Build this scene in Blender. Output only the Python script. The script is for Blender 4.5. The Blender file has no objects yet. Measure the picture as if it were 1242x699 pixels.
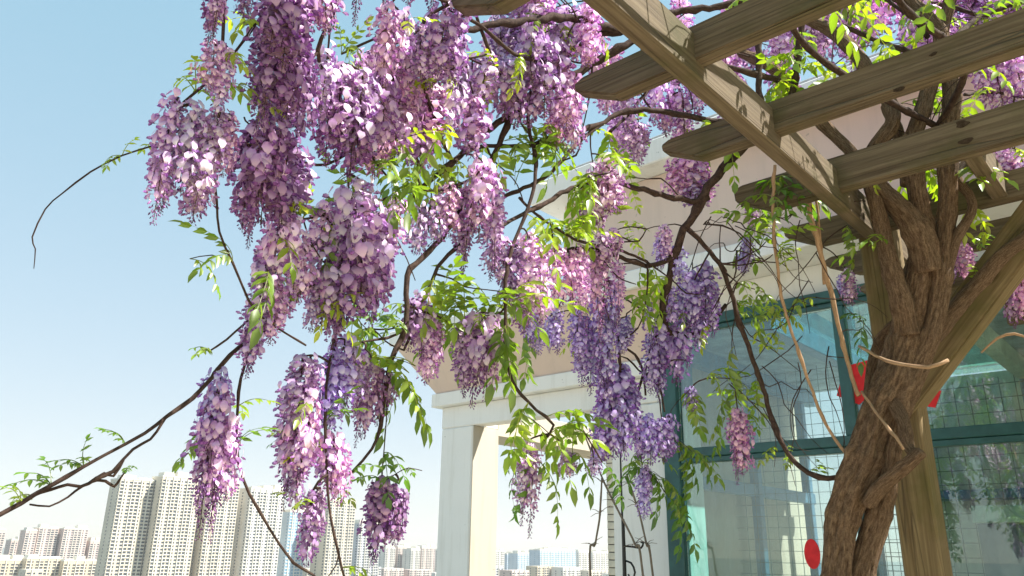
import bpy, bmesh, math, random
import numpy as np
from mathutils import Vector, Matrix, noise as mnoise

rng = random.Random(7)
scene = bpy.context.scene
col = scene.collection

# ------------------------------------------------------------------ camera
# world X = along the pergola girder and away from the camera, Y = along the rafters, Z up
# terrace floor at z = 0, camera at eye height
YAW, PITCH, ROLL, FPX = math.radians(42.079), math.radians(18.598), math.radians(.926), 946.49
_ex = np.array([math.sin(YAW), math.cos(YAW), 0]); _ey = np.array([-math.cos(YAW), math.sin(YAW), 0])
def _tw(v): return np.array([v @ _ex, v @ _ey, v[2]])
_r0 = np.array([1., 0, 0]); _f0 = np.array([0, math.cos(PITCH), math.sin(PITCH)]); _u0 = np.array([0, -math.sin(PITCH), math.cos(PITCH)])
CR = _tw(math.cos(ROLL)*_r0 + math.sin(ROLL)*_u0)
CU = _tw(-math.sin(ROLL)*_r0 + math.cos(ROLL)*_u0)
CF = _tw(_f0)
CC = np.array([0, 0, 1.6])
cam_data = bpy.data.cameras.new('camera'); cam = bpy.data.objects.new('camera', cam_data); col.objects.link(cam)
cam.matrix_world = Matrix(((CR[0], CU[0], -CF[0], CC[0]), (CR[1], CU[1], -CF[1], CC[1]), (CR[2], CU[2], -CF[2], CC[2]), (0, 0, 0, 1)))
cam_data.sensor_width = 36; cam_data.sensor_fit = 'HORIZONTAL'; cam_data.lens = FPX/1242*36
cam_data.clip_start = .05; cam_data.clip_end = 20000
scene.camera = cam

# ------------------------------------------------------------------ sky, sun, exposure
SUN_EL = math.radians(52); SX, SY = .556, -.831
world = bpy.data.worlds.new('World'); scene.world = world; world.use_nodes = True
wn = world.node_tree; wn.nodes.clear()
sky = wn.nodes.new('ShaderNodeTexSky'); sky.sky_type = 'NISHITA'; sky.sun_disc = False
sky.sun_elevation = SUN_EL; sky.sun_rotation = math.atan2(SX, SY)
sky.air_density = 1.05; sky.dust_density = .05; sky.ozone_density = 1.8; sky.altitude = 50
bg = wn.nodes.new('ShaderNodeBackground'); bg.inputs[1].default_value = .142
wo = wn.nodes.new('ShaderNodeOutputWorld')
hs = wn.nodes.new('ShaderNodeHueSaturation'); hs.inputs['Saturation'].default_value = 1.42
gm = wn.nodes.new('ShaderNodeGamma'); gm.inputs[1].default_value = .24      # evens the hazy spring sky out towards the horizon
wn.links.new(sky.outputs[0], hs.inputs['Color']); wn.links.new(hs.outputs[0], gm.inputs[0]); wn.links.new(gm.outputs[0], bg.inputs[0])
wn.links.new(bg.outputs[0], wo.inputs[0])
sl = bpy.data.lights.new('sun', 'SUN'); sl.energy = 2.8; sl.angle = math.radians(.53); sl.color = (1, .955, .88)
sun = bpy.data.objects.new('sun', sl); col.objects.link(sun)
sun.rotation_euler = Vector((SX*math.cos(SUN_EL), SY*math.cos(SUN_EL), math.sin(SUN_EL))).to_track_quat('Z', 'Y').to_euler()
sun.location = (6, -9, 14)
scene.view_settings.view_transform = 'Standard'; scene.view_settings.look = 'None'
scene.view_settings.exposure = 2.12; scene.view_settings.gamma = 1
scene.render.engine = 'CYCLES'
try:
    scene.cycles.max_bounces = 8; scene.cycles.transparent_max_bounces = 16; scene.cycles.diffuse_bounces = 4
    scene.cycles.volume_bounces = 0
except Exception: pass

# ------------------------------------------------------------------ pixel helpers (photo pixels, 1242 x 699)
def ray(x, y): return CF + (x-621)/FPX*CR - (y-349.5)/FPX*CU
def PD(x, y, d):
    r = ray(x, y); return Vector(CC + r/np.linalg.norm(r)*d)
def PX(x, y, X):
    r = ray(x, y); return Vector(CC + r*(X-CC[0])/r[0])
def pix(p):
    d = np.array(p)-CC; w = d @ CF
    return 621+FPX*(d @ CR)/w, 349.5-FPX*(d @ CU)/w

# ------------------------------------------------------------------ object helpers
def tag(o, label=None, cat=None, group=None, kind=None):
    if label: o['label'] = label
    if cat: o['category'] = cat
    if group: o['group'] = group
    if kind: o['kind'] = kind
    return o
def empty(name, loc, label, cat, group=None):
    e = bpy.data.objects.new(name, None); col.objects.link(e); e.location = loc; e.empty_display_size = .1
    return tag(e, label, cat, group)
def link(name, me, parent=None, mat=None):
    o = bpy.data.objects.new(name, me); col.objects.link(o)
    if mat is not None:
        if not me.materials: me.materials.append(mat)
    if parent is not None:
        o.parent = parent
        o.matrix_parent_inverse = root_matrix(parent).inverted()
    return o
def root_matrix(p):
    return Matrix.Translation(p.location) if p.type == 'EMPTY' else Matrix.Identity(4)
def mesh_from(verts, faces, name='m', smooth=False, uvs=None):
    me = bpy.data.meshes.new(name); me.from_pydata(verts, [], faces); me.update()
    if smooth: me.polygons.foreach_set('use_smooth', [True]*len(me.polygons))
    if uvs is not None:
        l = me.uv_layers.new(name='UVMap'); l.data.foreach_set('uv', [c for f in uvs for uv in f for c in uv])
    return me
def box_mesh(a, b, bev=.004, seg=1):
    bm = bmesh.new()
    bmesh.ops.create_cube(bm, size=1)
    for v in bm.verts:
        v.co = Vector([(a[i]+b[i])/2 + v.co[i]*(b[i]-a[i]) for i in range(3)])
    if bev: bmesh.ops.bevel(bm, geom=bm.edges[:], offset=bev, segments=seg, affect='EDGES')
    me = bpy.data.meshes.new('b'); bm.to_mesh(me); bm.free(); return me
def box(name, a, b, mat, parent=None, bev=.004):
    return link(name, box_mesh(a, b, bev), parent, mat)
class MB:
    def __init__(s): s.v = []; s.f = []
    def box(s, a, b):
        n = len(s.v)
        s.v += [(x, y, z) for x in (a[0], b[0]) for y in (a[1], b[1]) for z in (a[2], b[2])]
        s.f += [tuple(n+i for i in q) for q in ((0,1,3,2),(4,6,7,5),(0,4,5,1),(2,3,7,6),(0,2,6,4),(1,5,7,3))]
    def quad(s, *p):
        n = len(s.v); s.v += [tuple(q) for q in p]; s.f.append(tuple(range(n, n+len(p))))
    def build(s, name, mat, parent=None, kind=None):
        o = link(name, mesh_from(s.v, s.f), parent, mat)
        if kind: o['kind'] = kind
        return o
def prism(name, profile, axis, lo, hi, mat, parent, bev=.004):
    """profile: list of 2D points, extruded along axis (0 = x: profile is (y,z); 1 = y: profile is (x,z))"""
    bm = bmesh.new()
    def mk(p, t): return (t, p[0], p[1]) if axis == 0 else (p[0], t, p[1])
    A = [bm.verts.new(mk(p, lo)) for p in profile]; B = [bm.verts.new(mk(p, hi)) for p in profile]
    n = len(profile)
    bm.faces.new(A); bm.faces.new(B[::-1])
    for i in range(n): bm.faces.new((A[i], B[i], B[(i+1) % n], A[(i+1) % n]))
    bmesh.ops.recalc_face_normals(bm, faces=bm.faces[:])
    if bev: bmesh.ops.bevel(bm, geom=bm.edges[:], offset=bev, segments=2, affect='EDGES')
    me = bpy.data.meshes.new(name); bm.to_mesh(me); bm.free()
    return link(name, me, parent, mat)

# ------------------------------------------------------------------ materials
def new_mat(name):
    m = bpy.data.materials.new(name); m.use_nodes = True; nt = m.node_tree; nt.nodes.clear()
    out = nt.nodes.new('ShaderNodeOutputMaterial'); return m, nt, out
def N(nt, t, **kw):
    n = nt.nodes.new(t)
    for k, v in kw.items():
        if k in n.inputs.keys(): n.inputs[k].default_value = v
        else: setattr(n, k, v)
    return n
def ramp(nt, fac, stops):
    r = nt.nodes.new('ShaderNodeValToRGB'); e = r.color_ramp.elements
    e[0].position, e[0].color = stops[0][0], (*stops[0][1], 1)
    e[1].position, e[1].color = stops[-1][0], (*stops[-1][1], 1)
    for p, c in stops[1:-1]:
        x = e.new(p); x.color = (*c, 1)
    nt.links.new(fac, r.inputs[0]); return r.outputs[0]
def mixc(nt, fac, a, b, mode='MIX'):
    m = nt.nodes.new('ShaderNodeMix'); m.data_type = 'RGBA'; m.blend_type = mode
    for s, v in ((0, fac), (6, a), (7, b)):
        if isinstance(v, (int, float)): m.inputs[s].default_value = v
        elif isinstance(v, tuple): m.inputs[s].default_value = (*v, 1)
        else: nt.links.new(v, m.inputs[s])
    return m.outputs[2]
def noise(nt, vec, scale, detail=4, rough=.6):
    n = nt.nodes.new('ShaderNodeTexNoise'); n.inputs['Scale'].default_value = scale; n.inputs['Detail'].default_value = detail
    n.inputs['Roughness'].default_value = rough
    if vec is not None: nt.links.new(vec, n.inputs['Vector'])
    return n.outputs[0]
def mapping(nt, vec, scale, loc=None):
    m = nt.nodes.new('ShaderNodeMapping'); m.inputs['Scale'].default_value = scale; nt.links.new(vec, m.inputs['Vector'])
    if loc is not None: nt.links.new(loc, m.inputs['Location'])
    return m.outputs[0]
def coords(nt): return nt.nodes.new('ShaderNodeTexCoord').outputs['Object']
def math_n(nt, op, a, b=0.):
    m = nt.nodes.new('ShaderNodeMath'); m.operation = op
    for i, v in enumerate((a, b)):
        if isinstance(v, (int, float)): m.inputs[i].default_value = v
        else: nt.links.new(v, m.inputs[i])
    return m.outputs[0]
def finish(nt, out, colr, rough=.7, bump=None, bstr=.3, bdist=.01, spec=.3, metal=0.):
    p = nt.nodes.new('ShaderNodeBsdfPrincipled')
    if isinstance(colr, tuple): p.inputs['Base Color'].default_value = (*colr, 1)
    else: nt.links.new(colr, p.inputs['Base Color'])
    if isinstance(rough, (int, float)): p.inputs['Roughness'].default_value = rough
    else: nt.links.new(rough, p.inputs['Roughness'])
    p.inputs['Specular IOR Level'].default_value = spec; p.inputs['Metallic'].default_value = metal
    if bump is not None:
        b = nt.nodes.new('ShaderNodeBump'); b.inputs['Strength'].default_value = bstr; b.inputs['Distance'].default_value = bdist
        nt.links.new(bump, b.inputs['Height']); nt.links.new(b.outputs[0], p.inputs['Normal'])
    nt.links.new(p.outputs[0], out.inputs[0]); return p

def wood_mat(name, axis, tint=(1, 1, 1)):
    m, nt, out = new_mat(name); c = coords(nt)
    rnd = nt.nodes.new('ShaderNodeObjectInfo').outputs['Random']
    off = nt.nodes.new('ShaderNodeCombineXYZ')
    for i in range(3): nt.links.new(math_n(nt, 'MULTIPLY', rnd, 17.3+5*i), off.inputs[i])
    s = [55., 55., 55.]; s[axis] = 2.2
    g = noise(nt, mapping(nt, c, s, off.outputs[0]), 1.4, 6, .65)
    s2 = [110., 110., 110.]; s2[axis] = 3.
    g2 = noise(nt, mapping(nt, c, s2, off.outputs[0]), 1, 3, .6)
    base = ramp(nt, g, [(.28, (.055, .038, .023)), (.45, (.115, .083, .050)), (.58, (.15, .112, .069)), (.75, (.20, .155, .10))])
    base = mixc(nt, .35, base, ramp(nt, g2, [(.35, (.06, .043, .028)), (.65, (.21, .17, .11))]))
    moss = noise(nt, mapping(nt, c, (3, 3, 3), off.outputs[0]), 1.3, 5, .6)
    mf = ramp(nt, moss, [(.5, (0, 0, 0)), (.68, (.75, .75, .75))])
    base = mixc(nt, mf, base, (.075, .070, .027))
    # dark checks (cracks) running with the grain
    s3 = [11., 11., 11.]; s3[axis] = .35
    ck = noise(nt, mapping(nt, c, s3, off.outputs[0]), 1.0, 2, .5)
    cr = math_n(nt, 'ABSOLUTE', math_n(nt, 'SUBTRACT', ck, .5))
    cf = ramp(nt, cr, [(.0, (1, 1, 1)), (.006, (0, 0, 0))])
    base = mixc(nt, math_n(nt, 'MULTIPLY', cf, .5), base, (.03, .022, .015))
    # knots
    vo = nt.nodes.new('ShaderNodeTexVoronoi'); vo.inputs['Scale'].default_value = 1; s4 = [7., 7., 7.]; s4[axis] = 2.6
    nt.links.new(mapping(nt, c, s4, off.outputs[0]), vo.inputs['Vector'])
    kf = ramp(nt, vo.outputs['Distance'], [(.05, (1, 1, 1)), (.10, (0, 0, 0))])
    base = mixc(nt, math_n(nt, 'MULTIPLY', kf, .7), base, (.04, .026, .017))
    base = mixc(nt, 1., base, tint, 'MULTIPLY')
    h = math_n(nt, 'ADD', math_n(nt, 'MULTIPLY', g, .6), math_n(nt, 'ADD', math_n(nt, 'MULTIPLY', g2, .35), math_n(nt, 'MULTIPLY', cf, -1.2)))
    finish(nt, out, base, .82, h, .55, .006, .2); return m
WOOD = [wood_mat('weathered_timber_%s' % a, i) for i, a in enumerate('xyz')]

OLIVE = [wood_mat('olive_timber_%s' % a, i, (1.5, 1.46, 1.2)) for i, a in enumerate('xyz')]

def bark_mat(name, dark, mid, light, su, sv, bstr, bd):
    m, nt, out = new_mat(name)
    uv = nt.nodes.new('ShaderNodeTexCoord').outputs['UV']
    c = coords(nt)
    a = noise(nt, mapping(nt, uv, (su, sv, 1)), 1, 8, .72)
    b = noise(nt, c, 260, 4, .7); w = noise(nt, c, 9, 3, .6)
    h = math_n(nt, 'ADD', math_n(nt, 'MULTIPLY', a, .75), math_n(nt, 'MULTIPLY', b, .35))
    base = ramp(nt, h, [(.36, dark), (.5, mid), (.68, light)])
    base = mixc(nt, ramp(nt, w, [(.5, (0, 0, 0)), (.75, (.3, .3, .3))]), base, (.12, .085, .055))
    finish(nt, out, base, .9, h, bstr, bd, .15); return m
BARK = bark_mat('vine_bark', (.03, .016, .010), (.185, .115, .07), (.42, .29, .18), 40, 30, 1.0, .03)
TWIG = bark_mat('twig_bark', (.016, .010, .009), (.042, .026, .022), (.10, .065, .05), 6, 40, .8, .004)
TAN = bark_mat('pale_shoot_bark', (.16, .085, .04), (.34, .21, .12), (.46, .32, .2), 6, 30, .4, .003)

def plaster(name, c0, c1, stain, amount=.5, scale=1.):
    m, nt, out = new_mat(name); c = coords(nt)
    a = noise(nt, c, 2.2*scale, 6, .65); b = noise(nt, c, 60, 4, .6)
    base = mixc(nt, a, c0, c1)
    dr = noise(nt, mapping(nt, c, (9, 9, .7)), 1.2, 5, .7)
    base = mixc(nt, math_n(nt, 'MULTIPLY', ramp(nt, dr, [(.5, (0, 0, 0)), (.75, (1, 1, 1))]), amount), base, stain)
    ch = noise(nt, c, 17, 3, .75)
    base = mixc(nt, math_n(nt, 'MULTIPLY', ramp(nt, ch, [(.7, (0, 0, 0)), (.73, (1, 1, 1))]), amount*1.2), base, (.16, .16, .15))
    finish(nt, out, base, .85, b, .15, .004, .2); return m
WHITE = plaster('weathered_white_paint', (.74, .74, .72), (.84, .84, .82), (.52, .50, .44), .45)
PINK = plaster('pink_beige_stucco', (.62, .50, .43), (.70, .565, .49), (.47, .39, .34), .3)
CREAM = plaster('cream_render_jamb_sun', (.47, .43, .345), (.56, .50, .41), (.40, .34, .25), .5)  # cream wall coat; on the jamb its warmth stands in for sunlight
GREYC = plaster('grey_concrete', (.30, .31, .31), (.45, .46, .46), (.2, .2, .19), .6)
TERR = plaster('terrace_slab', (.58, .47, .32), (.66, .54, .38), (.42, .35, .26), .4)
def flat(name, c, rough=.6, spec=.4, sc=14., var=.25, metal=0.):
    m, nt, out = new_mat(name); co = coords(nt); a = noise(nt, co, sc, 5, .65)
    d = tuple(x*(1-var) for x in c); l = tuple(min(1, x*(1+var)) for x in c)
    finish(nt, out, ramp(nt, a, [(.3, d), (.7, l)]), rough, a, .08, .003, spec, metal); return m
TEAL = flat('dark_teal_enamel', (.022, .085, .082), .35, .5)
BLUE = flat('blue_steel_paint', (.07, .17, .27), .4, .5)
MESH = flat('galvanised_mesh', (.10, .115, .10), .5, .5)
RED = flat('red_paper', (.62, .03, .035), .7, .2)
IRON = flat('black_iron', (.018, .017, .016), .55, .4)
STRAW = flat('dry_grey_stem', (.20, .16, .12), .8, .2, 60)
CEIL = flat('streaky_blue_ceiling', (.27, .36, .41), .5, .3, 7, .45)
PANEL = flat('pale_green_panel', (.42, .52, .44), .5, .3, 4, .25)
BEIGE = flat('inner_beige_wall', (.50, .49, .41), .8, .2, 3, .2)
DARKW = flat('inner_grey_wall', (.14, .17, .20), .6, .3, 3, .2)
TILE = flat('cream_tile', (.62, .57, .46), .35, .5, 9, .15)
GROUT = flat('dark_grout', (.10, .095, .085), .9, .1)

def glass_mat(name, tint, refl, haze):
    m, nt, out = new_mat(name)
    tr = N(nt, 'ShaderNodeBsdfTransparent'); tr.inputs[0].default_value = (*tint, 1)
    gl = N(nt, 'ShaderNodeBsdfGlossy'); gl.inputs['Roughness'].default_value = .015; gl.inputs[0].default_value = (.95, 1, 1, 1)
    lw = N(nt, 'ShaderNodeFresnel'); lw.inputs[0].default_value = 1.52
    f = math_n(nt, 'ADD', math_n(nt, 'MULTIPLY', lw.outputs[0], 1.5), refl)
    mx = N(nt, 'ShaderNodeMixShader'); nt.links.new(f, mx.inputs[0]); nt.links.new(tr.outputs[0], mx.inputs[1]); nt.links.new(gl.outputs[0], mx.inputs[2])
    df = N(nt, 'ShaderNodeBsdfDiffuse'); df.inputs[0].default_value = (.55, .62, .6, 1)
    c = coords(nt); d = noise(nt, mapping(nt, c, (12, 12, 1.4)), 1.5, 5, .7)
    dirt = math_n(nt, 'MULTIPLY', ramp(nt, d, [(.42, (0, 0, 0)), (.8, (1, 1, 1))]), haze)
    m2 = N(nt, 'ShaderNodeMixShader'); nt.links.new(dirt, m2.inputs[0]); nt.links.new(mx.outputs[0], m2.inputs[1]); nt.links.new(df.outputs[0], m2.inputs[2])
    nt.links.new(m2.outputs[0], out.inputs[0]); return m
GLASS = glass_mat('dusty_pane_glass', (.80, .90, .88), .03, .16)
SKYL = glass_mat('turquoise_roof_glass', (.62, .93, .90), .0, .2)

def petal_mat():
    m, nt, out = new_mat('wisteria_petals')
    at = nt.nodes.new('ShaderNodeAttribute'); at.attribute_name = 'Col'
    oi = nt.nodes.new('ShaderNodeObjectInfo')
    c = mixc(nt, 1., at.outputs[0], oi.outputs['Color'], 'MULTIPLY')
    df = N(nt, 'ShaderNodeBsdfDiffuse'); tl = N(nt, 'ShaderNodeBsdfTranslucent')
    nt.links.new(c, df.inputs[0])
    hs = N(nt, 'ShaderNodeHueSaturation'); hs.inputs['Saturation'].default_value = 1.15; hs.inputs['Value'].default_value = 1.15
    nt.links.new(c, hs.inputs['Color']); nt.links.new(hs.outputs[0], tl.inputs[0])
    mx = N(nt, 'ShaderNodeMixShader'); mx.inputs[0].default_value = .27
    nt.links.new(df.outputs[0], mx.inputs[1]); nt.links.new(tl.outputs[0], mx.inputs[2])
    gl = N(nt, 'ShaderNodeBsdfGlossy'); gl.inputs['Roughness'].default_value = .45
    m2 = N(nt, 'ShaderNodeMixShader'); m2.inputs[0].default_value = .035
    nt.links.new(mx.outputs[0], m2.inputs[1]); nt.links.new(gl.outputs[0], m2.inputs[2])
    nt.links.new(m2.outputs[0], out.inputs[0]); return m
PETAL = petal_mat()
def leaf_mat():
    m, nt, out = new_mat('wisteria_leaf')
    at = nt.nodes.new('ShaderNodeAttribute'); at.attribute_name = 'Col'
    oi = nt.nodes.new('ShaderNodeObjectInfo')
    c = mixc(nt, 1., at.outputs[0], oi.outputs['Color'], 'MULTIPLY')
    df = N(nt, 'ShaderNodeBsdfDiffuse'); tl = N(nt, 'ShaderNodeBsdfTranslucent'); gl = N(nt, 'ShaderNodeBsdfGlossy')
    gl.inputs['Roughness'].default_value = .4
    nt.links.new(c, df.inputs[0])
    t = mixc(nt, 1., c, (1.35, 1.5, .35), 'MULTIPLY'); nt.links.new(t, tl.inputs[0])
    mx = N(nt, 'ShaderNodeMixShader'); mx.inputs[0].default_value = .5
    nt.links.new(df.outputs[0], mx.inputs[1]); nt.links.new(tl.outputs[0], mx.inputs[2])
    m2 = N(nt, 'ShaderNodeMixShader'); m2.inputs[0].default_value = .06
    nt.links.new(mx.outputs[0], m2.inputs[1]); nt.links.new(gl.outputs[0], m2.inputs[2])
    nt.links.new(m2.outputs[0], out.inputs[0]); return m
LEAF = leaf_mat()

# ================================================================== SETTING
def city_mat(name, c, var=.12):
    m, nt, out = new_mat(name); co = coords(nt); a = noise(nt, co, .05, 4, .6)
    finish(nt, out, ramp(nt, a, [(.3, tuple(x*(1-var) for x in c)), (.7, tuple(min(1, x*(1+var)) for x in c))]), .85, None, spec=.2); return m
GROUND_Z = -46.
g = MB(); g.quad((-9000, -9000, GROUND_Z), (9000, -9000, GROUND_Z), (9000, 9000, GROUND_Z), (-9000, 9000, GROUND_Z))
tag(g.build('ground', city_mat('city_ground', (.16, .17, .15))), kind='structure')
t = box('terrace', (-6, -7, GROUND_Z+.02), (9, 5.4, 0), TERR, None, .02); tag(t, kind='structure')

# ------------------------------------------------------------------ city buildings
CW = {'cream': city_mat('tower_cream', (.58, .51, .40)), 'white': city_mat('tower_white', (.62, .59, .53)), 'pink': city_mat('block_pink', (.55, .44, .39)),
      'blue': city_mat('block_blue_grey', (.42, .50, .56)), 'yellow': city_mat('block_yellow', (.58, .48, .34)), 'grey': city_mat('tower_grey', (.46, .47, .49))}
WIN = flat('far_window_glass', (.045, .055, .068), .25, .6, .3, .35); RIB = city_mat('tower_ribs', (.70, .66, .57))
BGL = flat('far_blue_glass', (.16, .30, .42), .25, .6, .3, .25)
def tower(px0, px1, ytop, dist, wallc, label, floors_h=3.0, depth=18, style=0, group=None, winm=None, cap=True):
    """block whose -Y front spans the pixel columns px0..px1 (measured at its top) at the given horizontal distance"""
    def hp(px):
        r = ray(px, ytop); k = dist/math.hypot(r[0], r[1]); return CC + r*k
    a = hp(px0); ym = a[1]
    r = ray(px1, ytop); b = CC + r*(ym-CC[1])/r[1]
    x0, x1 = a[0], b[0]; ztop = a[2]; w = x1-x0
    root = empty('apartment_tower' if style == 0 else 'city_block', (x0+w/2, ym+depth/2, GROUND_Z), label, 'building', group)
    body = MB(); body.box((x0, ym, GROUND_Z), (x1, ym+depth, ztop)); body.build('wall', CW[wallc], root)
    if cap:
        rf = MB()
        n = max(2, int(w/11)); cw = w/n
        for i in range(n):
            h = rng.choice((1.6, 3.4, 4.6)); rf.box((x0+i*cw+cw*.12, ym+1, ztop), (x0+i*cw+cw*.88, ym+depth*.6, ztop+h))
        rf.box((x0-.25, ym-.25, ztop-.9), (x1+.25, ym+depth+.25, ztop+.35))
        rf.build('roof', RIB, root)
    win = MB(); rib = MB()
    zlow = max(GROUND_Z+4, -40.)
    nf = int((ztop-1.2-zlow)/floors_h)
    bay = 3.4 if style == 0 else 4.2
    nb = max(3, int(w/bay)); bw = w/nb
    for j in range(nb):
        k = j % 4
        fx0, fx1 = (.18, .82) if k in (0, 2) else ((.3, .62) if k == 1 else (.1, .9))
        for i in range(nf):
            z = zlow+i*floors_h
            win.box((x0+(j+fx0)*bw, ym-.06, z+.9), (x0+(j+fx1)*bw, ym+.2, z+(2.5 if k != 3 else 2.3)))
            if k in (0, 3): rib.box((x0+(j+.05)*bw, ym-.55 if k == 3 else -.3+ym, z+.0), (x0+(j+.95)*bw, ym-.07, z+.55))
        if k in (1, 3): rib.box((x0+j*bw-.28, ym-.8, zlow), (x0+j*bw+.28, ym-.02, ztop+.3))
    ns = max(2, int(depth/5)); sw = depth/ns
    for j in range(ns):
        if j % 2 == 0:
            for i in range(nf):
                z = zlow+i*floors_h; win.box((x0-.06, ym+(j+.3)*sw, z+.9), (x0+.2, ym+(j+.62)*sw, z+2.4))
    win.build('window_rows', winm or WIN, root, 'stuff')
    rib.build('balcony_bands', RIB, root, 'stuff')
    return root
gT = 'row of tall apartment towers'
tower(147, 188, 580, 800, 'cream', 'tall cream apartment tower standing at the outer end of the tower row', depth=22)
tower(198, 246, 577, 800, 'cream', 'widest tall cream apartment tower, second from the outer end of the row', depth=22)
tower(256, 292, 583, 815, 'cream', 'narrow cream apartment tower in the middle of the tower row', depth=24)
tower(305, 346, 592, 830, 'white', 'whitish apartment tower behind the dangling bare vine shoot', depth=24)
tower(352, 374, 620, 860, 'blue', 'short blue grey apartment tower wedged between two taller cream ones', depth=24, winm=BGL)
tower(400, 432, 606, 850, 'cream', 'slim cream apartment tower at the pavilion end of the tower row', depth=24)
tower(436, 462, 634, 1000, 'grey', 'lower grey tower just beyond the slim cream one', depth=24)
gL = 'pink apartment blocks far beyond the vine tip'
for x0, x1, y, d, c, lb in ((-14, 8, 642, 1300, 'pink', 'pink far apartment block half cut off beside stepped pink slabs'), (14, 28, 655, 1350, 'pink', 'small pink far apartment block between two bigger pink ones'),
                         (32, 46, 643, 1280, 'pink', 'narrow pink apartment slab with a bluish shaded side'), (48, 72, 640, 1290, 'pink', 'tall pink apartment slab with stepped roof line'),
                         (78, 108, 641, 1290, 'pink', 'tall pink apartment slab closest to the cream towers'), (110, 122, 656, 1300, 'pink', 'low pink apartment slab leaning on the tower row')):
    tower(x0, x1, y, d, c, lb, depth=22, style=1)
for x0, x1, y, d, lb in ((-20, 30, 679, 1000, 'low yellowish housing block below a small pink one'), (33, 75, 677, 1000, 'low yellowish housing block below the stepped pink slab'), (78, 118, 680, 1000, 'low yellowish housing block next to the outer cream tower')):
    tower(x0, x1, y, d, 'yellow', lb, depth=20, style=1)
for x0, x1, y, d, c, lb in ((468, 480, 664, 1500, 'white', 'pale far slab just past the tower row'), (483, 497, 663, 1520, 'pink', 'pinkish far slab between two pale ones'), (499, 510, 666, 1500, 'white', 'narrow pale far slab before the portal column'), (512, 528, 664, 1540, 'pink', 'pinkish far slab touching the portal column'),
                         (531, 552, 667, 1600, 'white', 'pale far slab behind the portal column')):
    tower(x0, x1, y, d, c, lb, depth=24, style=1)
for x0, x1, y, d, c, lb, wm in ((596, 612, 668, 1600, 'white', 'whitish far office block seen through the portal beside its jamb', WIN), (615, 626, 672, 1700, 'blue', 'small blue grey far block seen through the portal', BGL), (628, 650, 671, 1650, 'blue', 'mid blue grey far block seen through the portal', BGL),
                             (655, 698, 667, 1500, 'blue', 'wide blue glass office block with white floor bands', BGL), (702, 716, 669, 1600, 'white', 'whitish far block next to the wide glass office', WIN), (719, 745, 670, 1650, 'white', 'pale far block behind the tiled pier', WIN)):
    tower(x0, x1, y, d, c, lb, depth=26, style=1, winm=wm, floors_h=3.6)
# low blocks filling the foot of the view
for k in range(26):
    px = -30+k*31; 
    if px > 745: break
    c_ = rng.choice(('white', 'pink', 'cream', 'grey', 'yellow'))
    where = 'before the pink slabs' if px < 110 else ('at the foot of the cream tower row' if px < 440 else ('before the pale slabs next to the portal' if px < 560 else 'seen low through the portal opening'))
    tower(px, px+rng.uniform(20, 29), 690+rng.uniform(-4, 6), rng.uniform(900, 1400), c_, 'low %s city block %s' % (c_, where), depth=20, style=1, group='low %s city blocks %s' % (c_, where), cap=False)

# ================================================================== PAVILION (wall with open corner porch)
pv = empty('roof_pavilion', (4.45, 3.4, 0), 'white and pink stucco pavilion with an open corner portal and stepped cornice', 'building')
box('corner_column', (4.30, 4.27, -.0), (4.59, 4.62, 2.515), WHITE, pv, .012)
box('front_beam', (4.30, 2.55, 2.515), (4.43, 4.62, 2.682), WHITE, pv, .006)
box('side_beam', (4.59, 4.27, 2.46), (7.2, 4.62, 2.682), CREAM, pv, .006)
box('beam_block', (4.432, 4.27, 2.517), (4.588, 4.62, 2.682), WHITE, pv, .003)
box('back_column', (6.9, 4.27, 0), (7.2, 4.60, 2.458), WHITE, pv, .01)
box('portal_column', (4.302, 2.55, 0), (4.72, 2.985, 2.513), WHITE, pv, .012)
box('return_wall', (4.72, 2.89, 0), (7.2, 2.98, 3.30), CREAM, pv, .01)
box('ledge', (4.235, 2.50, 2.684), (4.432, 4.685, 2.79), WHITE, pv, .006)
box('jamb_sunlit_skin', (4.308, 4.262, 0), (4.588, 4.2695, 2.512), CREAM, pv, 0)  # added skin on the white column, warm sunlight painted into its colour
# flared stucco cove with mitred end
cv = MB()
b0, b1, t0, t1 = 4.268, 4.43, 4.02, 4.44
yb, yt, ye = 4.655, 4.93, 2.49
A = [(b0, yb, 2.79), (b0, ye, 2.79), (b1, ye, 2.79), (b1, yb, 2.79)]
B = [(t0, yt, 3.188), (t0, ye, 3.188), (t1, ye, 3.188), (t1, yt, 3.188)]
cv.quad(A[0], B[0], B[1], A[1]); cv.quad(A[3], B[3], B[0], A[0]); cv.quad(A[2], B[2], B[3], A[3]); cv.quad(A[1], B[1], B[2], A[2]); cv.quad(*A); cv.quad(*B[::-1])
cv.build('cove', PINK, pv)
box('band', (3.985, -3., 3.19), (4.44, 4.965, 3.31), WHITE, pv, .006)
box('lintel_wall', (4.30, -3., 3.0), (4.437, 2.488, 3.188), WHITE, pv, .004)
box('upper_wall', (4.10, -3., 3.312), (4.44, 3.20, 3.975), PINK, pv, .006)
box('cornice', (3.93, -3., 3.977), (4.46, 3.385, 4.145), WHITE, pv, .008)
box('parapet_block', (4.05, -3., 4.147), (4.42, 3.29, 4.24), GREYC, pv, .008)
# tiled pier beside the portal column: each tile is a piece
tp = empty('tiled_pier', (4.42, 3.02, 0), 'narrow cream tiled pier against the portal column edge', 'pier')
box('pier_core', (4.352, 2.987, 0), (4.55, 3.062, 2.458), GROUT, tp, .002)
tm = box_mesh((-.006, -.034, -.0205), (.006, .034, .0205), .002); tm.materials.append(TILE)
for k in range(40):
    o = link('tile', tm, tp); o.location = (4.349, 3.024+rng.uniform(-.0008, .0008), .60+k*.0465); o.rotation_euler = (rng.uniform(-.02, .02), 0, rng.uniform(-.01, .01))

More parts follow.
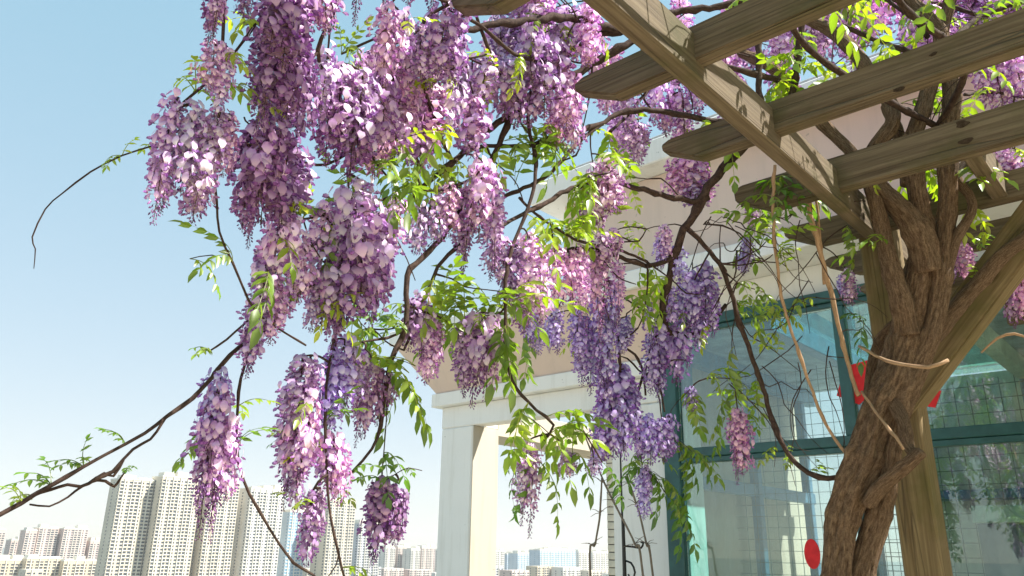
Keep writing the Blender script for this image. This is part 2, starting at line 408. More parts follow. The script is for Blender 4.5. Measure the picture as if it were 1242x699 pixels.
# ================================================================== SUNROOM
sr = empty('glazed_sunroom', (4.4, 1.0, 0), 'dark teal framed glass sunroom behind the vine trunk', 'sunroom')
box('corner_post', (4.225, 2.44, 0), (4.30, 2.545, 2.932), TEAL, sr, .004)
for z0, z1 in ((2.115, 2.198),):
    box('transom', (4.228, -1.6, z0+.028), (4.31, 2.438, z1), TEAL, sr, .004)
    box('transom_lip', (4.235, -1.6, z0-.004), (4.305, 2.436, z0+.026), TEAL, sr, .003)
box('head_rail', (4.222, -1.6, 2.934), (4.30, 2.55, 2.998), TEAL, sr, .004)
box('head_lip', (4.242, -1.6, 2.905), (4.298, 2.438, 2.932), TEAL, sr, .003)
for ym in (1.42, -.10, -1.6):
    box('mullion', (4.236, ym-.032, 2.2), (4.302, ym+.03, 2.903), TEAL, sr, .003)
    box('mullion', (4.236, ym-.032, 0), (4.302, ym+.03, 2.109), TEAL, sr, .003)
for (ya, yb_) in ((1.452, 2.438), (-.068, 1.386), (-1.57, -.134)):
    box('pane', (4.262, ya, 2.2), (4.270, yb_, 2.903), GLASS, sr, 0)
    box('pane', (4.262, ya, .1), (4.270, yb_, 2.109), GLASS, sr, 0)
# ceiling: opaque streaky panel, then turquoise roof glass; blue beams along x
box('ceiling_panel', (4.445, 1.93, 3.03), (7.2, 2.885, 3.06), CEIL, sr, 0)
box('roof_glass', (4.445, 1.05, 3.04), (7.2, 1.925, 3.048), SKYL, sr, 0)
box('ceiling_panel', (4.445, -1.6, 3.03), (7.2, 1.045, 3.06), CEIL, sr, 0)
for y_, m_ in ((2.74, BLUE), (1.93, BLUE), (1.0, PANEL), (.25, PANEL)):
    box('ceiling_beam', (4.44, y_-.045, 2.90), (7.2, y_+.045, 3.028), m_, sr, .004)
for (x_, y_) in ((4.9, 2.74), (5.9, 2.74), (6.9, 2.74), (6.0, 1.93), (6.95, 1.0), (6.95, .25)):
    box('inner_post', (x_-.035, y_-.035, 0), (x_+.035, y_+.035, 2.898), BLUE, sr, .004)
box('inner_rail', (4.6, 2.715, 2.02), (7.0, 2.765, 2.11), BLUE, sr, .004)
box('inner_rail', (6.96, -1.5, 2.02), (7.0, 2.3, 2.10), BLUE, sr, .004)
box('inner_wall', (7.05, -1.6, 0), (7.12, 2.0, 3.0), BEIGE, sr, 0)
box('inner_wall', (5.6, -1.6, 0), (5.68, 1.2, 1.80), DARKW, sr, 0)
box('inner_shelf', (5.5, -1.6, 1.802), (5.68, 1.2, 1.90), PANEL, sr, .004)
# wire mesh hung behind the panes
def wire_mesh(y0, y1, z0, z1, X, step, r):
    m = MB(); y = y0
    while y < y1: m.box((X-r, y-r, z0), (X+r, y+r, z1)); y += step
    z = z0
    while z < z1: m.box((X-r*2.6, y0, z-r), (X-r*1.05, y1, z+r)); z += step
    return m.build('wire_mesh', MESH, sr, 'stuff')
wire_mesh(1.3, 2.65, .2, 2.85, 5.35, .075, .0016)
wire_mesh(-1.5, 2.2, 1.2, 2.85, 6.5, .10, .003)

# red decorations on the glass
def paper(name, pts, X, label, cat):
    bm = bmesh.new(); V = [bm.verts.new((X, y, z)) for y, z in pts]; f = bm.faces.new(V)
    r = bmesh.ops.extrude_face_region(bm, geom=[f]); bmesh.ops.translate(bm, verts=[v for v in r['geom'] if isinstance(v, bmesh.types.BMVert)], vec=(-.002, 0, 0))
    bmesh.ops.recalc_face_normals(bm, faces=bm.faces[:])
    me = bpy.data.meshes.new(name); bm.to_mesh(me); bm.free(); o = link(name, me, None, RED); tag(o, label, cat); return o
c0 = PX(985, 672, 4.258)
paper('red_sticker', [(c0.y+.042*math.cos(a*math.tau/20), c0.z+.075*math.sin(a*math.tau/20)) for a in range(20)], 4.2605, 'small red oval sticker on the lower sunroom pane', 'sticker')
c1 = PX(1043, 463, 4.258)
paper('paper_charm', [(c1.y+.13, c1.z-.06), (c1.y+.02, c1.z-.12), (c1.y-.16, c1.z+.0), (c1.y-.06, c1.z+.11), (c1.y+.07, c1.z+.09)], 4.2605, 'red paper charm on the glass behind the trunk', 'decoration')
c2 = PX(1127, 483, 4.258)
paper('paper_charm', [(c2.y+.05, c2.z-.03), (c2.y-.02, c2.z-.05), (c2.y-.06, c2.z+.03), (c2.y+.01, c2.z+.045)], 4.2605, 'small red paper charm peeking out between post and brace', 'decoration')

# ================================================================== PERGOLA
pg = empty('timber_pergola', (2.99, .81, 0), 'weathered timber pergola carrying the wisteria vine', 'pergola')
def post(x0, x1, y0, y1, z1):
    o = box('post', (x0, y0, 0), (x1, y1, z1), OLIVE[2], pg, .007); return o
post(2.945, 3.062, .752, .874, 2.86)
post(2.945, 3.062, -2.27, -2.15, 2.86)
post(-1.6, -1.48, .752, .874, 2.695)
post(-1.6, -1.48, -2.27, -2.15, 2.695)
def girder(x0, x1, y0, y1, z0, z1): return box('girder', (x0, y0, z0), (x1, y1, z1), WOOD[0], pg, .005)
girder(-1.7, 2.943, .765, .812, 2.697, 2.826)
girder(3.064, 4.0, .765, .812, 2.697, 2.826)
girder(-1.7, 4.0, -2.23, -2.18, 2.697, 2.826)
box('noggin', (2.497, .36, 2.752), (2.876, .408, 2.862), WOOD[0], pg, .004)
for i, X in enumerate((-.9, -.43, .06, .55, 1.035, 1.502, 1.955, 2.45, 2.88, 3.32, 3.78)):
    dz = rng.uniform(-.004, .004); zb, zt = 2.745+dz, 2.846+dz+(.02 if i == 7 else 0)
    tip = 1.135+rng.uniform(-.012, .012)
    prof = [(-2.6, zt), (-2.6, zb+.06), (-2.48, zb), (1.005, zb), (tip-.004, zb+.064), (tip, zt-.012), (tip-.03, zt)]
    prism('rafter', prof, 0, X, X+.047, WOOD[1], pg, .004)
KNOT = flat('dark_knot', (.05, .034, .022), .9, .1, 90, .5)
for (x_, y_, rr) in ((1167, 150, .013), (1171, 171, .012), (1132, 66, .006), (1090, 108, .008)):
    c = PX(x_, y_, 2.4492 if y_ > 120 else 1.9542)
    n_ = 12; V = [(c.x+.001, c.y, c.z)]; V = [(c.x-.0004, c.y+rr*1.5*math.cos(k*math.tau/n_)*(1+.3*math.sin(k*5+x_)), c.z+rr*.85*math.sin(k*math.tau/n_)*(1+.3*math.cos(k*7+y_))) for k in range(n_)]
    V += [(c.x+.003, v[1], v[2]) for v in V]
    link('knot', mesh_from(V, [tuple(range(n_)), tuple(range(2*n_-1, n_-1, -1))]+[(k, (k+1) % n_, n_+(k+1) % n_, n_+k) for k in range(n_)]), pg, KNOT)
# knee brace from the post up to the tie rafter, lapped on the post
def brace(P0, P1, w, h, xw):
    d = (P1-P0); L = d.length; d.normalize(); n = Vector((0, -d.z, d.y))
    bm = bmesh.new()
    pr = [P0+n*h/2, P1+n*h/2, P1-n*h/2, P0-n*h/2]
    A = [bm.verts.new((P0.x, p.y, p.z)) for p in pr]; B = [bm.verts.new((P0.x+xw, p.y, p.z)) for p in pr]
    bm.faces.new(A); bm.faces.new(B[::-1])
    for i in range(4): bm.faces.new((A[i], B[i], B[(i+1) % 4], A[(i+1) % 4]))
    bmesh.ops.recalc_face_normals(bm, faces=bm.faces[:]); bmesh.ops.bevel(bm, geom=bm.edges[:], offset=.006, segments=2, affect='EDGES')
    R = Matrix.Rotation(math.atan2(d.z, d.y), 4, 'X'); c = (P0+P1)/2; M = Matrix.Translation(c) @ R
    bm.transform(M.inverted()); me = bpy.data.meshes.new('brace'); bm.to_mesh(me); bm.free()
    o = link('brace', me, pg, OLIVE[1]); o.matrix_basis = M; return o
brace(Vector((2.93, .84, 2.09)), Vector((2.93, .20, 2.80)), 0, .125, .10)
box('ledger', (4.12, -1.8, 2.63), (4.17, .62, 2.82), WOOD[1], pg, .005)

# ================================================================== WISTERIA VINE
vine = empty('wisteria_vine', (2.68, .93, 0), 'old twisting wisteria vine in full purple bloom climbing the pergola post', 'vine')
def catmull(P, n):
    """P: list of (Vector, radius); returns a dense polyline with radii"""
    Q = [P[0]]+P+[P[-1]]; out = []
    for i in range(1, len(Q)-2):
        p0, p1, p2, p3 = (Q[i-1], Q[i], Q[i+1], Q[i+2])
        seg = max(2, int((p2[0]-p1[0]).length/n))
        for k in range(seg):
            t = k/seg; t2 = t*t; t3 = t2*t
            v = (p1[0]*2 + (p2[0]-p0[0])*t + (p0[0]*2-p1[0]*5+p2[0]*4-p3[0])*t2 + (p1[0]*3-p0[0]-p2[0]*3+p3[0])*t3)*.5
            out.append((v, p1[1]+(p2[1]-p1[1])*t))
    out.append(P[-1]); return out
def tube_mesh(path, sides=8, jit=.0, ridge=0., rk=5, twist=6., seed=0, knob=0.):
    r_ = random.Random(seed); n = len(path)
    ph = [r_.uniform(0, 6.28) for _ in range(8)]
    verts = []; faces = []; uvs = []
    nor = None; s = 0
    for i, (p, r) in enumerate(path):
        d = (path[min(i+1, n-1)][0]-path[max(i-1, 0)][0]).normalized()
        if nor is None:
            nor = d.orthogonal().normalized()
        nor = (nor - d*nor.dot(d)).normalized(); bi = d.cross(nor)
        if i: s += (p-path[i-1][0]).length
        k = 1+knob*(max(0, math.sin(s*31+ph[5]))**6 + .6*max(0, math.sin(s*17+ph[6]))**8)
        for j in range(sides):
            a = j/sides*math.tau
            rr = r*k
            if ridge:
                w = math.sin(rk*a+twist*s+ph[0])*.55+math.sin((rk*2+1)*a-twist*1.7*s+ph[1]+2*math.sin(s*9+ph[4]))*.3+math.sin(2*a+s*5+ph[2])*.5+math.sin(s*23+a*3+ph[3])*.25
                rr *= 1+ridge*w*.75
                ca, sa = math.cos(a), math.sin(a)
                q = Vector((ca*2.6+ph[0], sa*2.6, s*4.5)); f = mnoise.noise(q)
                q2 = Vector((ca*6.5, sa*6.5+ph[1], s*9)); f2 = 1-2*abs(mnoise.noise(q2))
                q3 = Vector((ca*11, sa*11+ph[2], s*34)); f3 = mnoise.noise(q3)
                rr += min(r, .07)*(.16*f+.13*(f2-.5)+.06*f3)*min(1, ridge*7)
            if jit: rr *= 1+jit*math.sin(s*40+a*2+ph[j % 8])
            verts.append(p+(nor*math.cos(a)+bi*math.sin(a))*rr)
    s = 0; S = [0]
    for i in range(1, n): s += (path[i][0]-path[i-1][0]).length; S.append(s)
    for i in range(n-1):
        for j in range(sides):
            a = i*sides+j; b = i*sides+(j+1) % sides
            faces.append((a, b, b+sides, a+sides))
            uvs.append(((j/sides, S[i]), ((j+1)/sides, S[i]), ((j+1)/sides, S[i+1]), (j/sides, S[i+1])))
    faces.append(tuple(range(sides))[::-1]); uvs.append([(0, 0)]*sides)
    faces.append(tuple(range((n-1)*sides, n*sides))); uvs.append([(0, S[-1])]*sides)
    return mesh_from(verts, faces, 'tube', True, uvs)

SAMPLES = []            # points of the woody skeleton: (position, pixel)
def reg(path, every=2):
    for i in range(0, len(path), every): SAMPLES.append((path[i][0].copy(), pix(path[i][0]), path[i][1]))
def wood_path(pts, mode, scale=1., step=.03):
    P = []
    for q in pts:
        x, y, d, rpx = q
        v = PX(x, y, d) if mode == 'X' else PD(x, y, d)
        depth = (np.array(v)-CC) @ CF
        P.append((v, rpx/FPX*depth*scale))
    return catmull(P, step)
# --- trunk and climbing stems (x, y, plane X, radius in px)
def stem(name, pts, ridge=.16, sides=28, rk=5, seed=1, step=.012, mat=BARK):
    path = wood_path(pts, 'X', .86, step); reg(path, 6)
    return link(name, tube_mesh(path, sides, 0, ridge, rk, 7, seed, .12), vine, mat)
stem('trunk', [(1008, 1290, 2.62, 44), (1000, 1080, 2.62, 34), (1000, 860, 2.62, 26), (1008, 760, 2.62, 20), (1014, 700, 2.62, 20), (1020, 635, 2.63, 21), (1036, 590, 2.64, 22), (1050, 558, 2.65, 24), (1065, 510, 2.67, 25), (1082, 475, 2.69, 25), (1094, 440, 2.71, 23), (1100, 405, 2.72, 21), (1108, 365, 2.72, 20), (1116, 322, 2.72, 18), (1122, 288, 2.72, 15), (1116, 255, 2.70, 13), (1110, 215, 2.68, 12), (1108, 170, 2.66, 11), (1122, 125, 2.66, 10), (1136, 75, 2.66, 9), (1140, 40, 2.66, 9), (1122, 20, 2.66, 9), (1104, 0, 2.66, 8), (1085, -30, 2.6, 8)], .13, 72, 5, 3)
stem('trunk', [(1030, 1290, 2.66, 38), (1030, 1050, 2.67, 28), (1030, 860, 2.68, 22), (1036, 770, 2.68, 18), (1044, 700, 2.68, 17), (1061, 640, 2.69, 16), (1073, 602, 2.68, 13), (1077, 575, 2.66, 12), (1083, 530, 2.67, 12), (1096, 485, 2.70, 16), (1114, 445, 2.72, 15), (1132, 395, 2.72, 13), (1141, 350, 2.72, 12), (1146, 300, 2.72, 12), (1149, 255, 2.72, 11), (1150, 215, 2.71, 11), (1150, 165, 2.70, 12), (1155, 120, 2.70, 11), (1150, 80, 2.70, 9), (1144, 40, 2.70, 8), (1150, 10, 2.70, 8), (1160, -40, 2.7, 8)], .13, 60, 4, 5)
stem('stem', [(1100, 405, 2.70, 16), (1094, 370, 2.67, 15), (1083, 335, 2.65, 13), (1074, 300, 2.64, 11), (1066, 262, 2.63, 10), (1058, 232, 2.62, 9), (1046, 205, 2.60, 8), (1030, 182, 2.58, 8), (1000, 152, 2.56, 8), (962, 108, 2.54, 7), (936, 82, 2.52, 7), (897, 64, 2.5, 6), (860, 50, 2.46, 5)], .13, 36, 4, 8)
stem('stem', [(1126, 330, 2.70, 18), (1118, 296, 2.68, 18), (1104, 268, 2.66, 16), (1084, 246, 2.65, 14), (1064, 226, 2.64, 12), (1050, 208, 2.62, 10), (1062, 178, 2.60, 10), (1082, 150, 2.6, 10), (1076, 120, 2.6, 10), (1050, 82, 2.58, 9), (1040, 68, 2.58, 9), (1012, 40, 2.56, 8), (986, 26, 2.54, 7), (960, 10, 2.5, 6), (930, -15, 2.5, 6)], .13, 36, 4, 9)
stem('stem', [(1100, 225, 2.69, 9), (1098, 195, 2.69, 9), (1088, 160, 2.68, 8), (1074, 128, 2.67, 7)], .12, 14, 4, 10)
stem('stem', [(1148, 330, 2.72, 7), (1160, 290, 2.72, 7), (1178, 258, 2.73, 6), (1176, 238, 2.74, 6), (1160, 215, 2.75, 7), (1178, 190, 2.78, 5)], .1, 12, 3, 11)
stem('stub', [(1052, 612, 2.62, 8), (1066, 592, 2.60, 10), (1084, 576, 2.58, 9), (1102, 562, 2.56, 8), (1118, 548, 2.55, 7.5)], .14, 16, 4, 12)
stem('stub', [(1084, 490, 2.66, 10), (1096, 512, 2.62, 9), (1100, 532, 2.60, 9), (1106, 548, 2.58, 7), (1120, 552, 2.555, 4)], .2, 14, 4, 13)
stem('stub', [(1056, 482, 2.74, 9), (1060, 445, 2.75, 9), (1070, 410, 2.76, 7), (1084, 394, 2.74, 6)], .16, 14, 4, 14)
stem('stem', [(1132, 408, 2.84, 12), (1160, 374, 2.86, 11), (1190, 340, 2.87, 10), (1216, 310, 2.875, 10), (1250, 285, 2.88, 9), (1300, 240, 2.88, 9)], .12, 18, 3, 15)

# --- branches (x, y, distance, radius in px)
def branch(pts, mat=TWIG, name='branch', seed=0, sides=8, step=.025, knob=.35, every=2):
    path = wood_path(pts, 'D', .78, step)
    q = []; r_ = random.Random(seed+99)
    for i, (p, r) in enumerate(path):
        a = .35*r if 0 < i < len(path)-1 else 0
        q.append((p+Vector((r_.uniform(-a, a), r_.uniform(-a, a), r_.uniform(-a, a))), r))
    reg(q, every)
    return link(name, tube_mesh(q, sides, .04, 0, 5, 6, seed, knob), vine, mat)
BR = [
 [(800, 12, 2.75, 6), (753, 38, 2.65, 6), (729, 40, 2.6, 5.5), (692, 62, 2.5, 5.5), (657, 86, 2.42, 5.5), (637, 110, 2.36, 5.5), (623, 134, 2.32, 5), (609, 165, 2.26, 4.5), (599, 189, 2.22, 4), (580, 225, 2.15, 4), (565, 247, 2.1, 4)],
 [(790, 30, 2.7, 6), (757, 55, 2.62, 6), (719, 78, 2.55, 6), (680, 100, 2.46, 6), (650, 117, 2.4, 6), (630, 131, 2.35, 6), (582, 165, 2.22, 5), (547, 199, 2.1, 4.5), (513, 227, 2.0, 4), (470, 275, 1.85, 3.6), (440, 300, 1.75, 3.4), (409, 323, 1.65, 3.2)],
 [(800, 45, 2.8, 6), (740, 34, 2.6, 6), (685, 22, 2.45, 6), (630, 26, 2.3, 6), (582, 33, 2.2, 5.5), (547, 45, 2.1, 5), (513, 65, 2.0, 4.5), (479, 93, 1.9, 4), (450, 120, 1.82, 3.5), (425, 150, 1.75, 3)],
 [(535, -10, 2.0, 3), (540, 7, 2.02, 3), (582, 31, 2.1, 3), (623, 65, 2.2, 3), (650, 72, 2.3, 3), (690, 68, 2.45, 3)],
 [(570, -5, 2.2, 2.6), (578, 21, 2.2, 2.6), (595, 65, 2.22, 2.6), (613, 100, 2.28, 2.6), (625, 130, 2.32, 2.6)],
 [(575, -12, 2.0, 2.4), (547, 3, 1.98, 2.3), (513, 27, 1.95, 2.2), (506, 58, 1.95, 2.2), (495, 85, 1.9, 2)],
 [(513, 80, 1.95, 3), (516, 113, 1.95, 3), (527, 144, 2.0, 3), (537, 172, 2.03, 3), (548, 195, 2.08, 3)],
 [(560, 186, 2.12, 3), (582, 178, 2.2, 3), (617, 177, 2.28, 3), (640, 178, 2.34, 3), (664, 168, 2.42, 3.4), (700, 160, 2.52, 3.6), (733, 148, 2.62, 3.8), (753, 137, 2.68, 4), (790, 134, 2.75, 4), (830, 140, 2.85, 4.5), (880, 150, 2.95, 5)],
 [(600, 246, 2.2, 2.6), (616, 237, 2.25, 3), (664, 213, 2.38, 3), (702, 172, 2.52, 3), (733, 149, 2.62, 3)],
 [(640, 140, 2.34, 3), (643, 165, 2.32, 3), (650, 192, 2.28, 3), (647, 230, 2.2, 2.8), (630, 278, 2.12, 2.6), (616, 319, 2.05, 2.6), (613, 367, 2.0, 2.6), (614, 436, 1.97, 2.5), (622, 462, 1.95, 2.4), (633, 480, 1.95, 2.3), (650, 497, 1.95, 2.2), (671, 516, 1.95, 2.2), (660, 535, 1.95, 2)],
 [(565, 247, 2.1, 4), (537, 288, 2.0, 4), (513, 312, 1.95, 4), (494, 336, 1.9, 4.2), (492, 395, 1.85, 4.2), (475, 436, 1.8, 4), (468, 470, 1.77, 3.4), (461, 517, 1.74, 2.8), (451, 545, 1.72, 2.4), (427, 572, 1.7, 2.1), (405, 590, 1.68, 2)],
 [(575, 270, 2.12, 3), (558, 295, 2.05, 3), (537, 316, 2.0, 3), (527, 333, 1.97, 3), (516, 360, 1.94, 2.6), (503, 395, 1.9, 2.4), (490, 425, 1.86, 2)],
 [(925, 160, 3.05, 7), (890, 190, 3.0, 7), (865, 220, 2.96, 7), (840, 262, 2.93, 6.5), (823, 295, 2.92, 6.5), (812, 330, 2.92, 6), (806, 365, 2.92, 6), (806, 390, 2.92, 5.5), (814, 404, 2.92, 5), (832, 407, 2.94, 4.5), (851, 402, 2.97, 4), (866, 388, 3.0, 3.5), (880, 370, 3.05, 3)],
 [(832, 276, 2.93, 3.2), (855, 298, 2.94, 3.5), (878, 330, 2.94, 3.6), (895, 385, 2.92, 3.6), (919, 453, 2.9, 3.6), (928, 480, 2.88, 3.6), (937, 512, 2.87, 3.6), (950, 542, 2.85, 3.6), (970, 566, 2.83, 3.8), (993, 579, 2.8, 4), (1025, 578, 2.78, 4.5)],
 [(818, 312, 2.92, 4), (790, 322, 2.85, 3.6), (770, 318, 2.78, 3.5), (729, 305, 2.65, 3.4), (695, 302, 2.55, 3), (665, 318, 2.45, 2.5), (640, 340, 2.35, 2)],
 [(860, 240, 2.95, 4.2), (838, 244, 2.92, 4.2), (802, 236, 2.82, 4.2), (767, 227, 2.72, 4.2), (737, 221, 2.64, 4), (711, 224, 2.56, 4), (681, 234, 2.46, 3.8), (658, 249, 2.38, 3.6), (630, 262, 2.28, 3.2), (600, 280, 2.15, 2.6)],
 [(630, 240, 2.3, 2), (643, 254, 2.34, 2), (662, 269, 2.4, 2), (686, 284, 2.48, 2), (707, 294, 2.56, 2), (750, 303, 2.7, 2.2), (785, 318, 2.82, 2.2)],
 [(276, -40, 1.5, 2.6), (273, 0, 1.47, 2.5), (270, 51, 1.45, 2.4), (268, 103, 1.43, 2.3), (261, 141, 1.42, 2.2), (258, 190, 1.41, 2), (263, 244, 1.40, 1.9), (266, 281, 1.40, 1.8), (282, 319, 1.40, 1.8), (302, 364, 1.41, 1.8), (316, 384, 1.42, 1.8), (336, 398, 1.45, 1.6), (371, 419, 1.5, 1.4)],
 [(340, -30, 1.6, 2.2), (326, 3, 1.55, 2.1), (302, 41, 1.5, 2), (257, 96, 1.45, 2), (223, 124, 1.42, 2), (212, 150, 1.4, 1.8), (203, 170, 1.39, 1.5), (148, 189, 1.36, 1.3), (110, 209, 1.34, 1.2), (75, 235, 1.32, 1.1), (55, 254, 1.31, 1.1), (39, 288, 1.30, 1.), (43, 302, 1.30, .9), (41, 326, 1.30, .6)],
 [(409, 323, 1.65, 3.4), (371, 350, 1.55, 3.4), (323, 391, 1.47, 3.3), (268, 443, 1.42, 3.2), (257, 459, 1.41, 3.2), (233, 483, 1.39, 3.2), (203, 504, 1.37, 3.2), (175, 526, 1.35, 2.8), (127, 552, 1.33, 2.6), (79, 579, 1.31, 3), (45, 598, 1.30, 3.4), (0, 624, 1.28, 3.6), (-60, 660, 1.26, 4)],
 [(203, 504, 1.37, 2.4), (196, 514, 1.365, 2.2), (182, 533, 1.36, 2), (161, 545, 1.35, 2.2), (137, 572, 1.34, 2.2), (117, 581, 1.33, 2.6), (98, 590, 1.32, 2.4), (82, 588, 1.32, 2.4), (62, 594, 1.31, 2.4), (40, 602, 1.30, 2)],
 [(117, 583, 1.33, 2), (100, 590, 1.33, 2), (82, 603, 1.32, 1.6), (60, 614, 1.31, 1.4), (36, 612, 1.30, 1.2)],
 [(150, 558, 1.345, 1.8), (137, 578, 1.34, 1.6), (126, 574, 1.335, 1.6), (115, 583, 1.33, 2)],
 [(112, 583, 1.33, 2), (128, 584, 1.34, 2.4), (138, 590, 1.34, 2.6), (146, 580, 1.34, 1.6), (153, 570, 1.34, 1.2)],
 [(330, 372, 1.46, 1.6), (299, 391, 1.44, 1.5), (275, 412, 1.42, 1.4), (254, 426, 1.41, 1.1)],
 [(318, 394, 1.46, 1.8), (304, 420, 1.45, 1.9), (292, 459, 1.44, 2), (288, 493, 1.44, 2.2), (287, 540, 1.43, 2.2), (295, 582, 1.43, 2.2), (313, 618, 1.43, 2.1), (339, 661, 1.43, 2), (357, 683, 1.43, 2), (379, 697, 1.43, 1.8), (400, 715, 1.43, 1.6)],
 [(430, 360, 1.7, 2), (408, 400, 1.65, 2), (396, 470, 1.6, 2), (395, 530, 1.58, 2), (396, 560, 1.57, 2), (399, 614, 1.56, 1.9), (409, 665, 1.55, 1.8), (419, 705, 1.55, 1.7)],
 [(411, 665, 1.55, 1.2), (408, 685, 1.55, 1.), (396, 702, 1.55, .9)],
 [(416, -30, 1.72, 3.2), (410, 0, 1.7, 3.1), (398, 31, 1.68, 3), (386, 62, 1.66, 2.8), (395, 93, 1.68, 2.4), (420, 144, 1.72, 2.2), (442, 178, 1.75, 2), (470, 215, 1.85, 1.8)],
 [(386, 62, 1.66, 2.2), (370, 80, 1.64, 2), (345, 100, 1.6, 1.8), (330, 130, 1.58, 1.6), (319, 151, 1.56, 1.5), (302, 151, 1.55, 1.4), (296, 142, 1.55, 1.3)],
 [(398, 31, 1.66, 2.2), (372, 20, 1.6, 2), (345, 0, 1.56, 2), (330, -20, 1.55, 2)],
 [(548, 3, 1.98, 2), (500, -8, 1.9, 2), (450, -12, 1.8, 2.4), (416, -14, 1.72, 2.8)],
 [(468, 36, 1.85, 1.3), (452, 48, 1.83, 1.6), (430, 58, 1.8, 1.8), (414, 66, 1.78, 1.2)],
 [(575, 215, 2.15, 2), (540, 230, 2.05, 2), (505, 232, 1.95, 2), (470, 240, 1.88, 1.9), (430, 255, 1.75, 1.8), (390, 262, 1.65, 1.6), (350, 270, 1.55, 1.4)],
 [(430, 180, 1.72, 2.2), (395, 200, 1.65, 2), (350, 190, 1.58, 1.9), (330, 165, 1.55, 1.7)],
 [(492, 370, 1.87, 2), (515, 378, 1.9, 1.6), (535, 386, 1.92, 1.3)],
 [(492, 400, 1.85, 2), (470, 410, 1.8, 1.7), (440, 415, 1.75, 1.5), (415, 425, 1.7, 1.3)],
 [(613, 372, 2.0, 1.6), (600, 385, 1.99, 1.6), (575, 398, 1.97, 1.4)],
 [(470, 486, 1.76, 1.), (467, 530, 1.74, .9), (463, 583, 1.73, 1.1)],
 [(463, 586, 1.73, .9), (480, 575, 1.73, .8), (495, 568, 1.73, .7), (512, 571, 1.73, .6)],
 [(700, 510, 2.0, 1.), (712, 530, 2.02, 1.1), (730, 560, 2.1, 1.1)],
 [(733, 330, 2.8, 1.6), (745, 380, 2.8, 2), (750, 420, 2.82, 2.2), (752, 452, 2.83, 2.2)],
 [(806, 380, 2.92, 2), (795, 410, 2.9, 2.2), (782, 450, 2.9, 2.2), (770, 490, 2.9, 2), (775, 510, 2.9, 1.7)],
 [(752, 420, 2.83, 1.8), (770, 430, 2.86, 1.8), (780, 452, 2.9, 1.8), (783, 480, 2.9, 1.6)],
 [(784, 456, 2.9, 1.6), (800, 470, 2.9, 1.5), (806, 500, 2.9, 1.3)],
 [(786, 380, 2.92, 1.2), (770, 370, 2.88, 1.3), (745, 352, 2.82, 1.3), (735, 335, 2.8, 1.3)],
 # canopy over the rafters, seen between them
 [(974, 20, 3.2, 5), (964, 96, 3.1, 5.5), (958, 130, 3.0, 5)],
 [(921, 20, 3.1, 5), (921, 60, 3.05, 5), (921, 118, 2.95, 5), (930, 150, 2.92, 5)],
 [(860, 70, 2.9, 4), (881, 81, 2.95, 4), (919, 91, 3.0, 4.4), (945, 98, 3.05, 5)],
 [(1020, 30, 3.3, 3), (1042, 41, 3.3, 3), (1068, 51, 3.3, 3.4), (1099, 62, 3.25, 4), (1130, 80, 3.2, 4)],
 [(1060, -20, 3.4, 3), (1076, 0, 3.4, 3), (1111, 26, 3.3, 3.4), (1125, 45, 3.2, 4)],
 [(780, 60, 2.85, 5), (800, 20, 3.0, 5), (860, 10, 3.1, 5), (930, -5, 3.2, 5)],
 [(1146, 60, 3.2, 5), (1190, 20, 3.5, 4.5), (1242, 2, 3.7, 4), (1300, -10, 3.9, 3.5)],
 [(1170, 115, 3.3, 2.6), (1200, 112, 3.5, 2.4), (1242, 118, 3.6, 2)],
 [(1242, 40, 4.0, 3), (1160, 10, 3.9, 3.2), (1080, 0, 3.8, 3.2), (1000, -10, 3.6, 3.4), (940, -20, 3.4, 3.6)],
 [(1250, 90, 3.9, 2.6), (1200, 60, 3.8, 2.8), (1150, 55, 3.5, 3)],
 [(830, 60, 3.3, 2.6), (800, 90, 3.2, 2.6), (770, 130, 3.0, 2.6), (740, 160, 2.8, 2.4)],
 [(720, 0, 2.8, 3), (690, 30, 2.7, 3), (640, 60, 2.55, 2.8), (600, 80, 2.4, 2.6), (560, 110, 2.25, 2.4)],
]
for i, b in enumerate(BR): branch(b, TWIG, 'branch', i)
for i, b in enumerate([
 [(975, 215, 2.95, 4), (979, 239, 2.92, 4), (986, 273, 2.9, 4), (1001, 333, 2.88, 3.6), (1015, 383, 2.86, 3.4), (1027, 437, 2.84, 3.2), (1042, 480, 2.8, 3.4)],
 [(990, 240, 2.96, 2), (996, 300, 2.9, 2), (1000, 345, 2.88, 2)],
 [(940, 200, 2.85, 2.6), (938, 230, 2.85, 2.6), (939, 281, 2.84, 2.5), (946, 348, 2.83, 2.4), (954, 383, 2.82, 2.4), (972, 437, 2.82, 2.4), (989, 485, 2.82, 2.4), (1006, 523, 2.81, 2.6), (1027, 551, 2.78, 2.6), (1040, 556, 2.76, 2.6)],
 [(1042, 420, 2.75, 2.2), (1076, 438, 2.66, 2.2), (1096, 442, 2.62, 2.4), (1126, 445, 2.60, 3.2), (1150, 437, 2.62, 2.6)],
 [(1045, 475, 2.72, 1.8), (1066, 505, 2.64, 1.9), (1086, 530, 2.57, 2), (1096, 545, 2.55, 2)],
 [(1190, 428, 3.0, 1.2), (1210, 410, 3.0, 2), (1230, 405, 3.0, 2), (1250, 412, 3.0, 2)],
]): branch(b, TAN, 'shoot', 200+i)
